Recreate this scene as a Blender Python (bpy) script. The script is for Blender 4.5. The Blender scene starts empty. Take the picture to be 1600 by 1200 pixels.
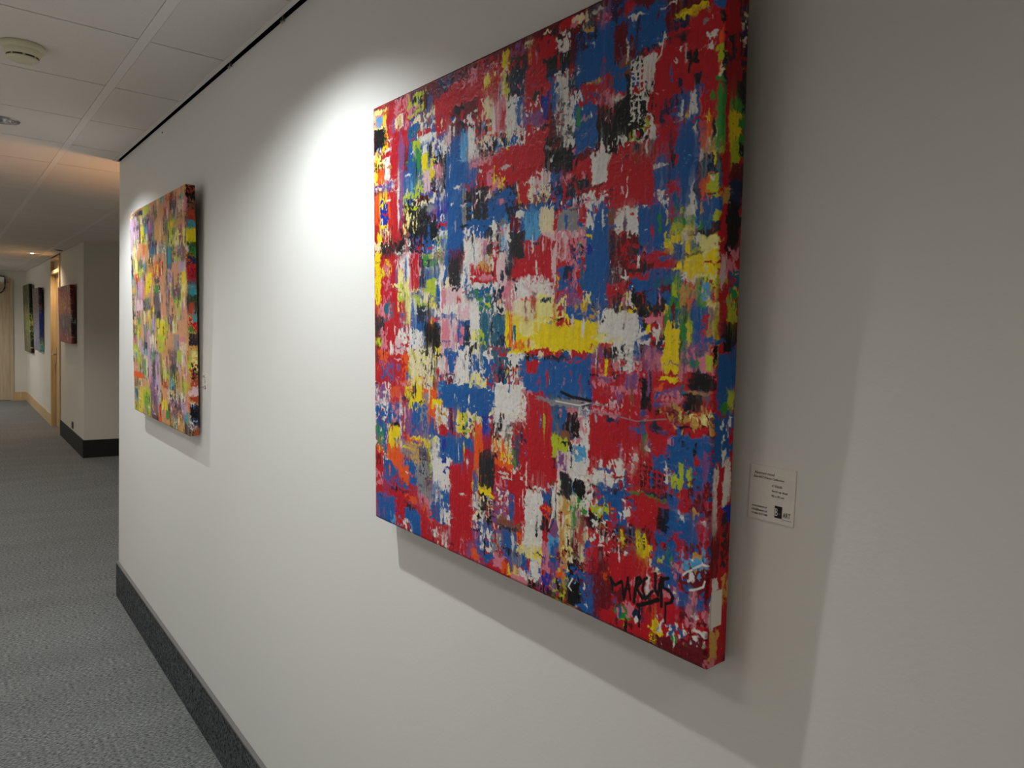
import bpy, bmesh, math, random
import numpy as np
from mathutils import Vector, Matrix

C = bpy.context.scene
COL = C.collection
PI = math.pi

# ---------------------------------------------------------------- camera
H_CAM = 1.6009; YAW = 0.6640; PITCH = -0.0656; ROLL = 0.0374; F_PX = 1139.4
cam_d = bpy.data.cameras.new('camera'); cam = bpy.data.objects.new('camera', cam_d); COL.objects.link(cam)
fw = Vector((math.sin(YAW)*math.cos(PITCH), math.cos(YAW)*math.cos(PITCH), math.sin(PITCH)))
r0 = fw.cross(Vector((0, 0, 1))).normalized(); u0 = r0.cross(fw)
ri = math.cos(ROLL)*r0 + math.sin(ROLL)*u0; up = -math.sin(ROLL)*r0 + math.cos(ROLL)*u0
m = Matrix.Identity(4)
for i in range(3): m[i][0] = ri[i]; m[i][1] = up[i]; m[i][2] = -fw[i]
m[0][3] = -0.7968; m[1][3] = 0.0; m[2][3] = H_CAM
cam.matrix_world = m
cam_d.sensor_fit = 'HORIZONTAL'; cam_d.sensor_width = 36; cam_d.lens = F_PX/1600*36
cam_d.clip_start = 0.02; cam_d.clip_end = 100
C.camera = cam

# ---------------------------------------------------------------- world and exposure
w = bpy.data.worlds.new('world'); C.world = w; w.use_nodes = True
w.node_tree.nodes['Background'].inputs[0].default_value = (0.75, 0.78, 0.8, 1)
w.node_tree.nodes['Background'].inputs[1].default_value = 0.02
C.view_settings.view_transform = 'Standard'; C.view_settings.look = 'None'
C.view_settings.exposure = 0.0; C.view_settings.gamma = 1.0
C.view_settings.use_curve_mapping = False

# light strengths (the lamps themselves are built with their fittings)
SPOT_W = 40.5; SPOT_ANG = 139.0; SPOT_BLEND = 0.55
COOL = (0.94, 0.985, 1.0); WARM = (1.0, 0.76, 0.50)

H = 2.4985            # ceiling
XB = 0.485            # far stretch of the right-hand wall
YA = 4.679; YR = 9.674; YE = 16.95
XL = -1.60            # left wall, never in frame
BH = 0.205

# ---------------------------------------------------------------- helpers
def lin(h):
    h = h.lstrip('#'); v = [int(h[i:i+2], 16)/255 for i in (0, 2, 4)]
    return tuple(x/12.92 if x <= .04045 else ((x+.055)/1.055)**2.4 for x in v)

def mat(name, col, rough=.6, metal=0., emit=None, es=0., noise=None, bump=None, spec=.5):
    """noise=(scale,amount,[stretch]) varies the base colour; bump=(scale,strength,dist)"""
    M = bpy.data.materials.new(name); M.use_nodes = True; nt = M.node_tree; b = nt.nodes['Principled BSDF']
    col = lin(col) if isinstance(col, str) else col
    b.inputs['Base Color'].default_value = (*col, 1); b.inputs['Roughness'].default_value = rough
    b.inputs['Metallic'].default_value = metal; b.inputs['Specular IOR Level'].default_value = spec
    if emit:
        b.inputs['Emission Color'].default_value = (*emit, 1); b.inputs['Emission Strength'].default_value = es
    tc = nt.nodes.new('ShaderNodeTexCoord')
    if noise:
        mp = nt.nodes.new('ShaderNodeMapping'); mp.inputs['Scale'].default_value = noise[2] if len(noise) > 2 else (1, 1, 1)
        nt.links.new(tc.outputs['Object'], mp.inputs[0])
        n = nt.nodes.new('ShaderNodeTexNoise'); n.inputs['Scale'].default_value = noise[0]; n.inputs['Detail'].default_value = 6
        nt.links.new(mp.outputs[0], n.inputs['Vector'])
        r = nt.nodes.new('ShaderNodeValToRGB'); a = noise[1]
        r.color_ramp.elements[0].position = .3; r.color_ramp.elements[1].position = .7
        r.color_ramp.elements[0].color = (*[c*(1-a) for c in col], 1); r.color_ramp.elements[1].color = (*[min(1, c*(1+a)) for c in col], 1)
        nt.links.new(n.outputs['Fac'], r.inputs[0]); nt.links.new(r.outputs[0], b.inputs['Base Color'])
    if bump:
        n = nt.nodes.new('ShaderNodeTexNoise'); n.inputs['Scale'].default_value = bump[0]; n.inputs['Detail'].default_value = 4
        nt.links.new(tc.outputs['Object'], n.inputs['Vector'])
        bp = nt.nodes.new('ShaderNodeBump'); bp.inputs['Strength'].default_value = bump[1]; bp.inputs['Distance'].default_value = bump[2]
        nt.links.new(n.outputs['Fac'], bp.inputs['Height']); nt.links.new(bp.outputs[0], b.inputs['Normal'])
    return M

def carpet(name, dark, light, scale, lines=0.25):
    M = mat(name, light, rough=1, spec=.1, bump=(scale*1.2, .6, .003)); nt = M.node_tree; b = nt.nodes['Principled BSDF']
    tc = [n for n in nt.nodes if n.type == 'TEX_COORD'][0]
    n1 = nt.nodes.new('ShaderNodeTexNoise'); n1.inputs['Scale'].default_value = scale; n1.inputs['Detail'].default_value = 3
    n1.inputs['Roughness'].default_value = .7
    mp = nt.nodes.new('ShaderNodeMapping'); mp.inputs['Scale'].default_value = (.35, 1, 1)
    nt.links.new(tc.outputs['Object'], mp.inputs[0]); nt.links.new(mp.outputs[0], n1.inputs['Vector'])
    r = nt.nodes.new('ShaderNodeValToRGB'); r.color_ramp.elements[0].position = .36; r.color_ramp.elements[1].position = .66
    r.color_ramp.elements[0].color = (*lin(dark), 1); r.color_ramp.elements[1].color = (*lin(light), 1)
    nt.links.new(n1.outputs['Fac'], r.inputs[0])
    n2 = nt.nodes.new('ShaderNodeTexNoise'); n2.inputs['Scale'].default_value = 5; n2.inputs['Detail'].default_value = 5
    mp2 = nt.nodes.new('ShaderNodeMapping'); mp2.inputs['Scale'].default_value = (.25, 1, 1)
    nt.links.new(tc.outputs['Object'], mp2.inputs[0]); nt.links.new(mp2.outputs[0], n2.inputs['Vector'])
    r2 = nt.nodes.new('ShaderNodeValToRGB'); r2.color_ramp.elements[0].position = .3; r2.color_ramp.elements[1].position = .7
    r2.color_ramp.elements[0].color = (.92, .92, .92, 1); r2.color_ramp.elements[1].color = (1.08, 1.08, 1.08, 1)
    nt.links.new(n2.outputs['Fac'], r2.inputs[0])
    mx = nt.nodes.new('ShaderNodeMixRGB'); mx.blend_type = 'MULTIPLY'; mx.inputs[0].default_value = 1
    nt.links.new(r.outputs[0], mx.inputs[1]); nt.links.new(r2.outputs[0], mx.inputs[2]); nt.links.new(mx.outputs[0], b.inputs['Base Color'])
    return M

def wood(name, dark, light, rough=.45):
    M = mat(name, light, rough=rough); nt = M.node_tree; b = nt.nodes['Principled BSDF']
    tc = [n for n in nt.nodes if n.type == 'TEX_COORD'][0]
    mp = nt.nodes.new('ShaderNodeMapping'); mp.inputs['Scale'].default_value = (14, 14, .9)
    n = nt.nodes.new('ShaderNodeTexNoise'); n.inputs['Scale'].default_value = 3; n.inputs['Detail'].default_value = 6
    nt.links.new(tc.outputs['Object'], mp.inputs[0]); nt.links.new(mp.outputs[0], n.inputs['Vector'])
    r = nt.nodes.new('ShaderNodeValToRGB'); r.color_ramp.elements[0].position = .3; r.color_ramp.elements[1].position = .7
    r.color_ramp.elements[0].color = (*lin(dark), 1); r.color_ramp.elements[1].color = (*lin(light), 1)
    nt.links.new(n.outputs['Fac'], r.inputs[0]); nt.links.new(r.outputs[0], b.inputs['Base Color'])
    return M

def link_mesh(name, bm, m_, parent=None, smooth=False):
    me = bpy.data.meshes.new(name); bmesh.ops.recalc_face_normals(bm, faces=bm.faces[:]); bm.to_mesh(me); bm.free()
    me.materials.append(m_)
    if smooth: me.shade_smooth()
    o = bpy.data.objects.new(name, me); COL.objects.link(o)
    if parent: o.parent = parent
    return o

def box(bm, x0, x1, y0, y1, z0, z1, bev=0):
    r = bmesh.ops.create_cube(bm, size=1)['verts']
    for v in r:
        v.co = Vector(((x0+x1)/2+v.co.x*(x1-x0), (y0+y1)/2+v.co.y*(y1-y0), (z0+z1)/2+v.co.z*(z1-z0)))
    if bev:
        es = {e for v in r for e in v.link_edges}
        bmesh.ops.bevel(bm, geom=list(es), offset=bev, segments=2, profile=.6, affect='EDGES')
    return bm

def boxes(*bs, bev=0):
    bm = bmesh.new()
    for b in bs: box(bm, *b, bev=bev)
    return bm

def lathe(bm, prof, cx=0, cy=0, n=48, a0=0, a1=2*PI, closed=True):
    """prof = [(r,z)...] revolved round a vertical axis"""
    rings = []; full = abs(a1-a0-2*PI) < 1e-6; k = n if full else n+1
    for r, z in prof:
        rings.append([bm.verts.new((cx+r*math.cos(a0+(a1-a0)*i/n), cy+r*math.sin(a0+(a1-a0)*i/n), z)) for i in range(k)])
    for a, b in zip(rings, rings[1:]):
        for i in range(n):
            j = (i+1) % k
            bm.faces.new((a[i], a[j], b[j], b[i]))
    return bm

def tube(bm, pts, r, n=10):
    pts = [Vector(p) for p in pts]; rings = []
    for i, p in enumerate(pts):
        t = (pts[min(i+1, len(pts)-1)]-pts[max(i-1, 0)]).normalized()
        a = t.cross(Vector((0, 0, 1)));
        if a.length < 1e-3: a = t.cross(Vector((1, 0, 0)))
        a.normalize(); b = t.cross(a)
        rings.append([bm.verts.new(p+r*(math.cos(2*PI*k/n)*a+math.sin(2*PI*k/n)*b)) for k in range(n)])
    for A, B in zip(rings, rings[1:]):
        for k in range(n): bm.faces.new((A[k], A[(k+1) % n], B[(k+1) % n], B[k]))
    bm.faces.new(rings[0]); bm.faces.new(rings[-1])
    return bm

def struct(name, bm, m_, parent=None, smooth=False):
    o = link_mesh(name, bm, m_, parent, smooth)
    if not parent: o['kind'] = 'structure'
    return o

def thing(name, label, cat, loc=(0, 0, 0), group=None):
    o = bpy.data.objects.new(name, None); COL.objects.link(o); o.location = loc; o.empty_display_size = .1
    o['label'] = label; o['category'] = cat
    if group: o['group'] = group
    return o

def text_mesh(lines, name, m_, parent, align='LEFT'):
    """lines = [(string,y,z,size,xscale,shear)] on a board facing -x; reads towards -y"""
    bm = bmesh.new()
    for s, y, z, size, xs, sh in lines:
        cu = bpy.data.curves.new('t', 'FONT'); cu.body = s; cu.size = size; cu.shear = sh; cu.extrude = 0.00008; cu.resolution_u = 3
        ob = bpy.data.objects.new('t', cu); COL.objects.link(ob)
        dg = bpy.context.evaluated_depsgraph_get(); me = bpy.data.meshes.new_from_object(ob.evaluated_get(dg))
        M = Matrix(((0, 0, -1, 0), (-xs, 0, 0, y), (0, 1, 0, z), (0, 0, 0, 1)))
        me.transform(M); bm.from_mesh(me)
        bpy.data.objects.remove(ob); bpy.data.curves.remove(cu); bpy.data.meshes.remove(me)
    return link_mesh(name, bm, m_, parent)

# ---------------------------------------------------------------- materials
M_wall = mat('wall_paint', '#e4e3df', rough=.62, noise=(.9, .015), bump=(140, .12, .002), spec=.3)
M_wallend = mat('wall_paint_far', '#d8d5cb', rough=.65, noise=(.8, .02), bump=(140, .1, .002), spec=.3)
M_tile = mat('ceiling_tile', '#dbd5cf', rough=1, noise=(220, .03), bump=(300, .15, .001), spec=0)
M_rail = mat('ceiling_rail', '#e2ddd8', rough=.7, spec=.1)
M_gapshade = mat('gap_shade', '#060606', rough=1, spec=0)  # near-black colour standing in for shade inside the ceiling gaps
M_carpet = carpet('floor_carpet', '#3c3f40', '#9a9c9b', 190)
M_skirt = carpet('skirting_carpet', '#151517', '#6c6f72', 110)
M_cap = mat('skirting_cap', '#6f6c6b', rough=.4, spec=.5)
M_black = mat('black_skirting', '#17181a', rough=.8, noise=(90, .3))
M_wood = wood('maple_veneer', '#bd9f72', '#d8bd90')
M_woodpale = wood('pale_wood', '#b3a083', '#c9b79a')
M_steel = mat('brushed_steel', '#a9a9a6', rough=.3, metal=.9, noise=(60, .06, (1, 1, .1)))
M_chrome = mat('reflector', '#e3e3e3', rough=.12, metal=1)
M_cream = mat('cream_plastic', '#cfc7ab', rough=.45, noise=(30, .02))
M_white = mat('white_plastic', '#e4e2dc', rough=.5, noise=(40, .02))
M_blackp = mat('black_plastic', '#0c0c0d', rough=.5, noise=(40, .2))
M_paper = mat('white_card', '#e9e3dc', rough=.75, noise=(300, .02))
M_ink = mat('printed_ink', '#15130f', rough=.7, noise=(300, .1))
M_inkgrey = mat('grey_printed_ink', '#6b6761', rough=.7, noise=(300, .1))
M_stretch = wood('pine_stretcher', '#b99c6c', '#d3b98c')

# ---------------------------------------------------------------- setting
struct('floor', boxes((XL-.2, 2.9, -3.2, YE+.4, -.05, 0)), M_carpet)
struct('wall_right', boxes((0, .12, -3.1, YA, 0, H-.002)), M_wall)
struct('gap_shade_strip', boxes((-.0005, .12, -3.1, YA-.002, H-.002, H+.11), (-.040, -.036, -3.1, YA-.002, H+.013, H+.11)), M_gapshade)  # black strips that paint the shade into the gap above the near wall
struct('wall_left', boxes((XL-.1, XL, -3.1, YE+.1, 0, H+.12)), M_wall)
struct('wall_back', boxes((XL, 0, -3.2, -3.1, 0, H+.12)), M_wall)
struct('wall_return', boxes((XB, 2.7, YR, YR+.12, 0, H+.12)), M_wallend)
struct('wall_alcove', boxes((2.7, 2.8, YA-.1, YR+.12, 0, H+.12)), M_wallend)
struct('wall_alcove_front', boxes((.12, 2.7, YA-.1, YA-.001, 0, H+.12)), M_wallend)
DY0, DY1 = 11.76, 12.80     # outer edges of the door frame
struct('wall_far_right', boxes((XB, XB+.12, YR+.12, DY0, 0, H+.12), (XB, XB+.12, DY1, YE+.1, 0, H+.12)), M_wallend)
struct('wall_end', boxes((.272, XB, YE, YE+.1, 0, H+.12), (XL, -.75, YE, YE+.1, 0, H+.12), (-.75, .272, YE, YE+.1, 2.32, H+.12)), M_wallend)

# skirtings
def baseboard(name, x, y0, y1, h, mm, cap=None, t=.012):
    o = struct(name, boxes((x-t, x, y0, y1, 0.0, h-(.008 if cap else 0))), mm)
    if cap: link_mesh('cap_strip', boxes((x-t-.003, x, y0, y1, h-.008, h), bev=.001), cap, o)
    return o
baseboard('baseboard_right', 0, -3.1, YA+.012, BH, M_skirt, M_cap)
struct('baseboard_wall_end', boxes((0, .12, YA, YA+.012, 0, BH)), M_skirt)
struct('baseboard_return', boxes((XB-.012, 2.7, YR-.012, YR, 0, .207)), M_black)
baseboard('baseboard_far_black', XB, YR, DY0, .207, M_black)
baseboard('baseboard_far_wood', XB, DY1, YE, .17, M_wood, t=.014)
struct('baseboard_end', boxes((.272, XB-.014, YE-.014, YE, 0, .17)), M_wood)
baseboard('baseboard_left', XL+.012, -3.1, YE, BH, M_skirt)

# ceiling: lay-in tiles between wide rails that run down the corridor
RX0 = -.279; TY0 = 2.634; RW = .034; JW = .007
FILL_ROW = [(-1.179, TY0+.6*round((y-TY0)/.6)-.3) for y in (-2.3, -.2, 1.5, 3.4, 5.6, 7.8, 10.6, 13.4, 15.6)]  # spots for the unseen lamps added as fill
LIGHTS = [(-.579, 1.734-.05), (-.579, 4.134), (-.579, -.766), (-.579, 6.534), (.188, 12.10), (.415, 11.25), (-.579, 7.734)]
HOLE_R = [.063, .063, .063, .063, .045, .034, .063]
bm = bmesh.new()
def ring_tile(x0, x1, y0, y1, z0, z1, cx, cy, r):
    n = 32; A = []; B = []
    for k in range(n):
        a = 2*PI*k/n; dx, dy = math.cos(a), math.sin(a); ts = []
        if dx > 1e-9: ts.append((x1-cx)/dx)
        if dx < -1e-9: ts.append((x0-cx)/dx)
        if dy > 1e-9: ts.append((y1-cy)/dy)
        if dy < -1e-9: ts.append((y0-cy)/dy)
        t = min(ts); A.append((cx+dx*t, cy+dy*t)); B.append((cx+dx*r, cy+dy*r))
    # corners snap
    for c in ((x0, y0), (x0, y1), (x1, y0), (x1, y1)):
        k = min(range(n), key=lambda i: (A[i][0]-c[0])**2+(A[i][1]-c[1])**2); A[k] = c
    for z in (z0, z1):
        va = [bm.verts.new((*p, z)) for p in A]; vb = [bm.verts.new((*p, z)) for p in B]
        for k in range(n): bm.faces.new((va[k], va[(k+1) % n], vb[(k+1) % n], vb[k]))
        if z == z0: la, lb = va, vb
    for k in range(n):
        bm.faces.new((la[k], la[(k+1) % n], va[(k+1) % n], va[k])); bm.faces.new((lb[k], lb[(k+1) % n], vb[(k+1) % n], vb[k]))
ks = range(-3, 6)
for kx in ks:
    for ky in range(-10, 25):
        a = RX0+.6*kx+RW/2; b_ = RX0+.6*(kx+1)-RW/2; c = TY0+.6*ky+JW/2; d = TY0+.6*(ky+1)-JW/2
        a = max(a, XL); d = min(d, YE); c = max(c, -3.1)
        if d-c < .02: continue
        parts_ = []
        if d <= YA+.02 or c < YA:          # beside the near wall
            yy = min(d, YA) if c < YA < d and kx >= 0 else d
            b1 = min(b_, -.032)
            if b1-a > .02: parts_.append((a, b1, c, d))
            if c < YA < d and b_ > 0: parts_.append((max(a, -.032), b_, YA+.012, d))
        elif c > YR-.1:
            if a < XB-.01: parts_.append((a, min(b_, XB-.03), c, d))
        else: parts_.append((a, min(b_, 2.7), c, d))
        for (p, q, r_, s_) in parts_:
            if q-p < .02 or s_-r_ < .02: continue
            hit = None
            for (lx, ly), hr in list(zip(LIGHTS, HOLE_R))+[(o_, .063) for o_ in FILL_ROW]:
                if p < lx < q and r_ < ly < s_: hit = (lx, ly, hr)
            if hit: ring_tile(p, q, r_, s_, H, H+.012, *hit)
            else: box(bm, p, q, r_, s_, H, H+.012)
struct('ceiling', bm, M_tile)
struct('ceiling_shade_sheet', boxes((XL-.1, 2.8, -3.1, YE+.1, H+.115, H+.125)), M_gapshade)  # sheet coloured near-black so the space above the tiles looks unlit
bm = bmesh.new()
for k in range(-2, 5):
    x = RX0+.6*k
    if x > 2.6: continue
    y0 = -3.1 if x < 0 else YA+.03
    y1 = YE-.02 if x < XB-.02 else YR-.02
    box(bm, x-RW/2+.0012, x+RW/2-.0012, y0, y1, H-.001, H+.02)
struct('trim_1', bm, M_rail)
# edge profile beside the near wall, with the black shadow gap behind it
struct('trim_2', boxes((-.0315, -.0165, -3.1, YA+.0, H-.003, H+.02)), M_rail)
struct('trim_3', boxes((XB-.034, XB-.014, YR, YE, H-.003, H+.02)), M_rail)
struct('trim_4', boxes((-.012, .13, YA-.0, YA+.02, H-.002, H+.02), (XL, XB-.03, YE-.03, YE-.012, H-.003, H+.02),
                       (XB-.02, 2.7, YR-.03, YR-.012, H-.003, H+.02)), M_rail)
# cross joints: dark grooves are the gaps themselves; backed by a sheet painted black for the shade above

# ---------------------------------------------------------------- far door in the right wall
bm = bmesh.new(); f0 = XB-.016; f1 = XB+.12
box(bm, f0, f1, DY0, DY0+.05, 0, H-.02, bev=.002); box(bm, f0, f1, DY1-.05, DY1, 0, H-.02, bev=.002)
box(bm, f0, f1, DY0+.05, DY1-.05, 2.25, 2.30, bev=.002); box(bm, f0, f1, DY0+.05, DY1-.05, H-.06, H-.02, bev=.002)
door = struct('door_1', bm, M_wood)
link_mesh('transom_panel', boxes((XB+.03, XB+.06, DY0+.05, DY1-.05, 2.30, H-.06)), M_wood, door)
link_mesh('door_leaf', boxes((XB+.05, XB+.09, DY0+.052, DY1-.052, .008, 2.25), bev=.002), M_wood, door)
link_mesh('handle_plate', boxes((XB+.043, XB+.05, DY1-.14, DY1-.10, .93, 1.18), bev=.002), M_steel, door)
bm = bmesh.new(); tube(bm, [(XB+.044, DY1-.12, 1.08), (XB+.0, DY1-.12, 1.08), (XB-.005, DY1-.13, 1.08), (XB-.005, DY1-.24, 1.08)], .009)
link_mesh('door_handle', bm, M_steel, door, True)
# pale wooden door in the end wall
bm = boxes((.22, .272, YE-.02, YE+.08, 0, 2.32), (-.75, -.70, YE-.02, YE+.08, 0, 2.32), (-.70, .22, YE-.02, YE+.08, 2.27, 2.32))
d2 = struct('door_2', bm, M_woodpale)
link_mesh('door_leaf', boxes((-.698, .218, YE+.01, YE+.05, .008, 2.268), bev=.002), M_woodpale, d2)

# ---------------------------------------------------------------- recessed lamps
def downlight(loc, label, r=.063, lit=True, colour=COOL, watts=SPOT_W, glow=0., ang=SPOT_ANG, blend=SPOT_BLEND, ring=M_steel, radius=.018, group=None, tilt=0., drop=0., beam=0.):
    t = thing('recessed_downlight', label, 'ceiling light', (loc[0], loc[1], H), group)
    bm = bmesh.new(); lathe(bm, [(r-.004, .004), (r-.004, -.003), (r, -.006), (r+.012, -.004), (r+.014, 0), (r+.012, .001), (r-.004, .004)]); link_mesh('trim_ring', bm, ring, t, True)
    bm = bmesh.new(); lathe(bm, [(r-.004, .002), (r-.006, .02), (r-.014, .045), (r*.5, .07), (r*.42, .085)]); link_mesh('reflector', bm, M_chrome if ring is not M_blackp else M_blackp, t, True)
    bm = bmesh.new(); lathe(bm, [(r*.42, .085-drop), (r*.44, .06-drop), (r*.36, .048-drop), (.001, .043-drop)]); link_mesh('bulb', bm, mat('lamp_glass', '#f2f0ea', rough=.2, emit=colour, es=glow), t, True)
    if lit:
        ld = bpy.data.lights.new('lamp', 'SPOT'); ld.energy = watts; ld.color = colour; ld.spot_size = math.radians(ang); ld.spot_blend = blend; ld.shadow_soft_size = radius
        lo = bpy.data.objects.new('lamp_light', ld); COL.objects.link(lo); lo.parent = t; lo.location = (0, 0, -.012); lo.rotation_euler = (tilt, 0, 0)
        if beam:      # the reflector's own brighter beam, turned to the picture wall
            ld = bpy.data.lights.new('lamp', 'SPOT'); ld.energy = beam; ld.color = colour; ld.spot_size = math.radians(84); ld.spot_blend = 1; ld.shadow_soft_size = radius
            lo = bpy.data.objects.new('beam_light', ld); COL.objects.link(lo); lo.parent = t; lo.location = (0, 0, -.012); lo.rotation_euler = (0, math.radians(-27), 0)
    return t
downlight(LIGHTS[1], 'round silver recessed ceiling light, the nearest one visible at the left edge of the ceiling', glow=2.5, watts=SPOT_W*1.05, beam=12)
g = 'recessed lights outside or hidden from the view'
downlight(LIGHTS[0], 'unseen recessed ceiling light assumed above the left edge of the large red and blue painting', glow=1, tilt=math.radians(5), watts=SPOT_W*1.0, beam=17)  # out of view; lamp assumed from the painting's shadow and the bright pool
downlight(LIGHTS[2], 'unseen recessed ceiling light added behind the viewer along the near white wall', glow=1, watts=SPOT_W*.36, colour=(1, .90, .78))  # unseen lamp added to lift the ambient light on the near end
downlight(LIGHTS[3], 'unseen recessed ceiling light added over the corridor beside the side opening', glow=1, watts=SPOT_W*.55, colour=(1, .84, .66))  # added out of view for more light around the side opening
downlight(LIGHTS[6], 'unseen recessed ceiling light added over the corridor before the dark skirted wall', glow=1, watts=SPOT_W*1.2, colour=(1, .95, .86))  # unseen, added to brighten the return wall
for y in (-2.3, -.2, 1.5, 3.4, 5.6, 7.8, 10.6, 13.4, 15.6):  # unseen row added as soft fill for the wall and ceiling
    downlight((-1.179, TY0+.6*round((y-TY0)/.6)-.3+.0), 'unseen recessed fill light added along the opposite side of the corridor', watts=SPOT_W*(.16 if y < 1 else .72 if y < 3 else 1.1 if y < 7 else .85 if y < 12 else 1.5 if y < 14 else 4.5), colour=((1, .90, .78) if y < 3 else (1, .97, .93)), ang=(150 if y < 3 else 160), blend=.9, radius=.2, group='added unseen row of fill lights')
downlight(LIGHTS[4], 'small warm glowing recessed spot in the ceiling at the far end of the corridor', r=.045, colour=WARM, watts=85, glow=9, drop=.058, ang=150, blend=.5, ring=M_white)
downlight(LIGHTS[5], 'small black unlit ceiling spot in a white ring above the wooden door frame', r=.034, lit=False, ring=M_blackp)

# smoke detector
t = thing('assumed_sconce', 'assumed unseen warm uplighter added on the back of the near wall inside the side opening', 'added wall lamp', (.30, YA, 1.62))
bm = bmesh.new(); lathe(bm, [(.001, -.07), (.03, -.06), (.07, -.02), (.085, .03), (.082, .03), (.066, -.015), (.028, -.052), (.001, -.06)], 0, .09, 32); link_mesh('bowl', bm, M_white, t, True)
link_mesh('wall_plate', boxes((-.03, .03, .0, .02, -.05, .03), bev=.003), M_white, t)
ld = bpy.data.lights.new('lamp', 'SPOT'); ld.energy = 15; ld.color = (1, .52, .24); ld.spot_size = math.radians(150); ld.spot_blend = .6; ld.shadow_soft_size = .08  # added warm light that tints the ceiling; its source is assumed
lo = bpy.data.objects.new('lamp_light', ld); COL.objects.link(lo); lo.parent = t; lo.location = (0, .09, .035); lo.rotation_euler = (PI, 0, 0)
t = thing('smoke_detector', 'round cream smoke detector with black slots on a ceiling tile', 'smoke detector', (-.578, 2.968, H))
bm = bmesh.new(); lathe(bm, [(.0001, 0), (.063, 0), (.0655, -.003), (.065, -.014), (.061, -.018), (.053, -.019)]); link_mesh('mounting_base', bm, M_cream, t, True)
bm = bmesh.new(); lathe(bm, [(.054, -.017), (.054, -.024), (.050, -.034), (.046, -.038), (.044, -.038)]); link_mesh('housing', bm, M_cream, t, True)
bm = bmesh.new()
for a in range(8): lathe(bm, [(.0455, -.0375), (.0465, -.0375), (.0465, -.0425), (.0455, -.0425), (.0455, -.0375)], n=10, a0=a*PI/4+.08, a1=(a+1)*PI/4-.08)
link_mesh('air_slot', bm, M_blackp, t)
bm = bmesh.new(); lathe(bm, [(.044, -.036), (.044, -.042), (.047, -.0425), (.046, -.046), (.040, -.050), (.0001, -.052)]); link_mesh('cap', bm, M_cream, t, True)
bm = bmesh.new(); lathe(bm, [(.0001, -.0495), (.004, -.0495), (.003, -.053), (.0001, -.0535)], .030, .0, 12); link_mesh('indicator', bm, M_white, t, True)

# small clips in the black gap between ceiling and near wall
clips = [(2.151, 'small wire clip in the ceiling gap, the nearest to the large painting'), (2.646, 'small wire clip in the ceiling gap, second from the large painting')]
for y, lab in clips:
    t = thing('picture_rail_clip', lab, 'clip', (-.006, y, H-.012), 'clips in the ceiling gap')
    link_mesh('clip_body', boxes((-.004, .0035, -.004, .004, .0, .03), bev=.001), M_steel, t)
    bm = bmesh.new(); tube(bm, [(-.002, 0, .004), (-.002, .0, -.003), (-.005, 0, -.007), (-.008, 0, -.003), (-.008, 0, .001)], .0013, 8); link_mesh('hook', bm, M_steel, t, True)
t = thing('nail', 'tiny dark nail high on the white wall above the small painting', 'nail', (0, 3.657, 2.462))
bm = bmesh.new(); lathe(bm, [(.0001, 0), (.0035, 0), (.004, .002), (.0015, .0025), (.0015, .006)], n=12); o = link_mesh('nail_head', bm, M_blackp, t); o.rotation_euler = (0, PI/2, 0); o.location = (-.003, 0, 0)

# ---------------------------------------------------------------- painted canvases
PAL = dict(R='bf1424', r='6a0f1c', B='175ca3', b='13284c', U='1230a0', W='e6e3de', K='0d0d10', Y='f2d60a', y='efe590', O='ee5a18', G='2f8f38',
           g='b9c928', P='dd7f90', p='e3bfc4', M='86518a', T='1f6480', N='8a5238', n='cf9f4c', C='ecdcb6', S='56a3d8', A='8c8d90', k='26262c',
           F='d99a6e', V='c6a4c2', D='5f4a58', q='3f9aa4', z='7c8440', I='b8452a', H='2c4a28', d='3a4a62', s='56a3d8')
PAL = {k: np.array(lin(v)) for k, v in PAL.items()}

def vnoise(rng, h, w_, sy, sx):
    gy, gx = int(h/sy)+3, int(w_/sx)+3; g_ = rng.random((gy, gx))
    Y = np.arange(h)/sy; X = np.arange(w_)/sx; iy = Y.astype(int); ix = X.astype(int); fy = Y-iy; fx = X-ix
    fy = fy*fy*(3-2*fy); fx = fx*fx*(3-2*fx)
    a = g_[iy][:, ix]; b = g_[iy][:, ix+1]; c = g_[iy+1][:, ix]; d = g_[iy+1][:, ix+1]
    return ((a*(1-fx)+b*fx)*(1-fy[:, None])+(c*(1-fx)+d*fx)*fy[:, None]).astype(np.float32)

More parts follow.
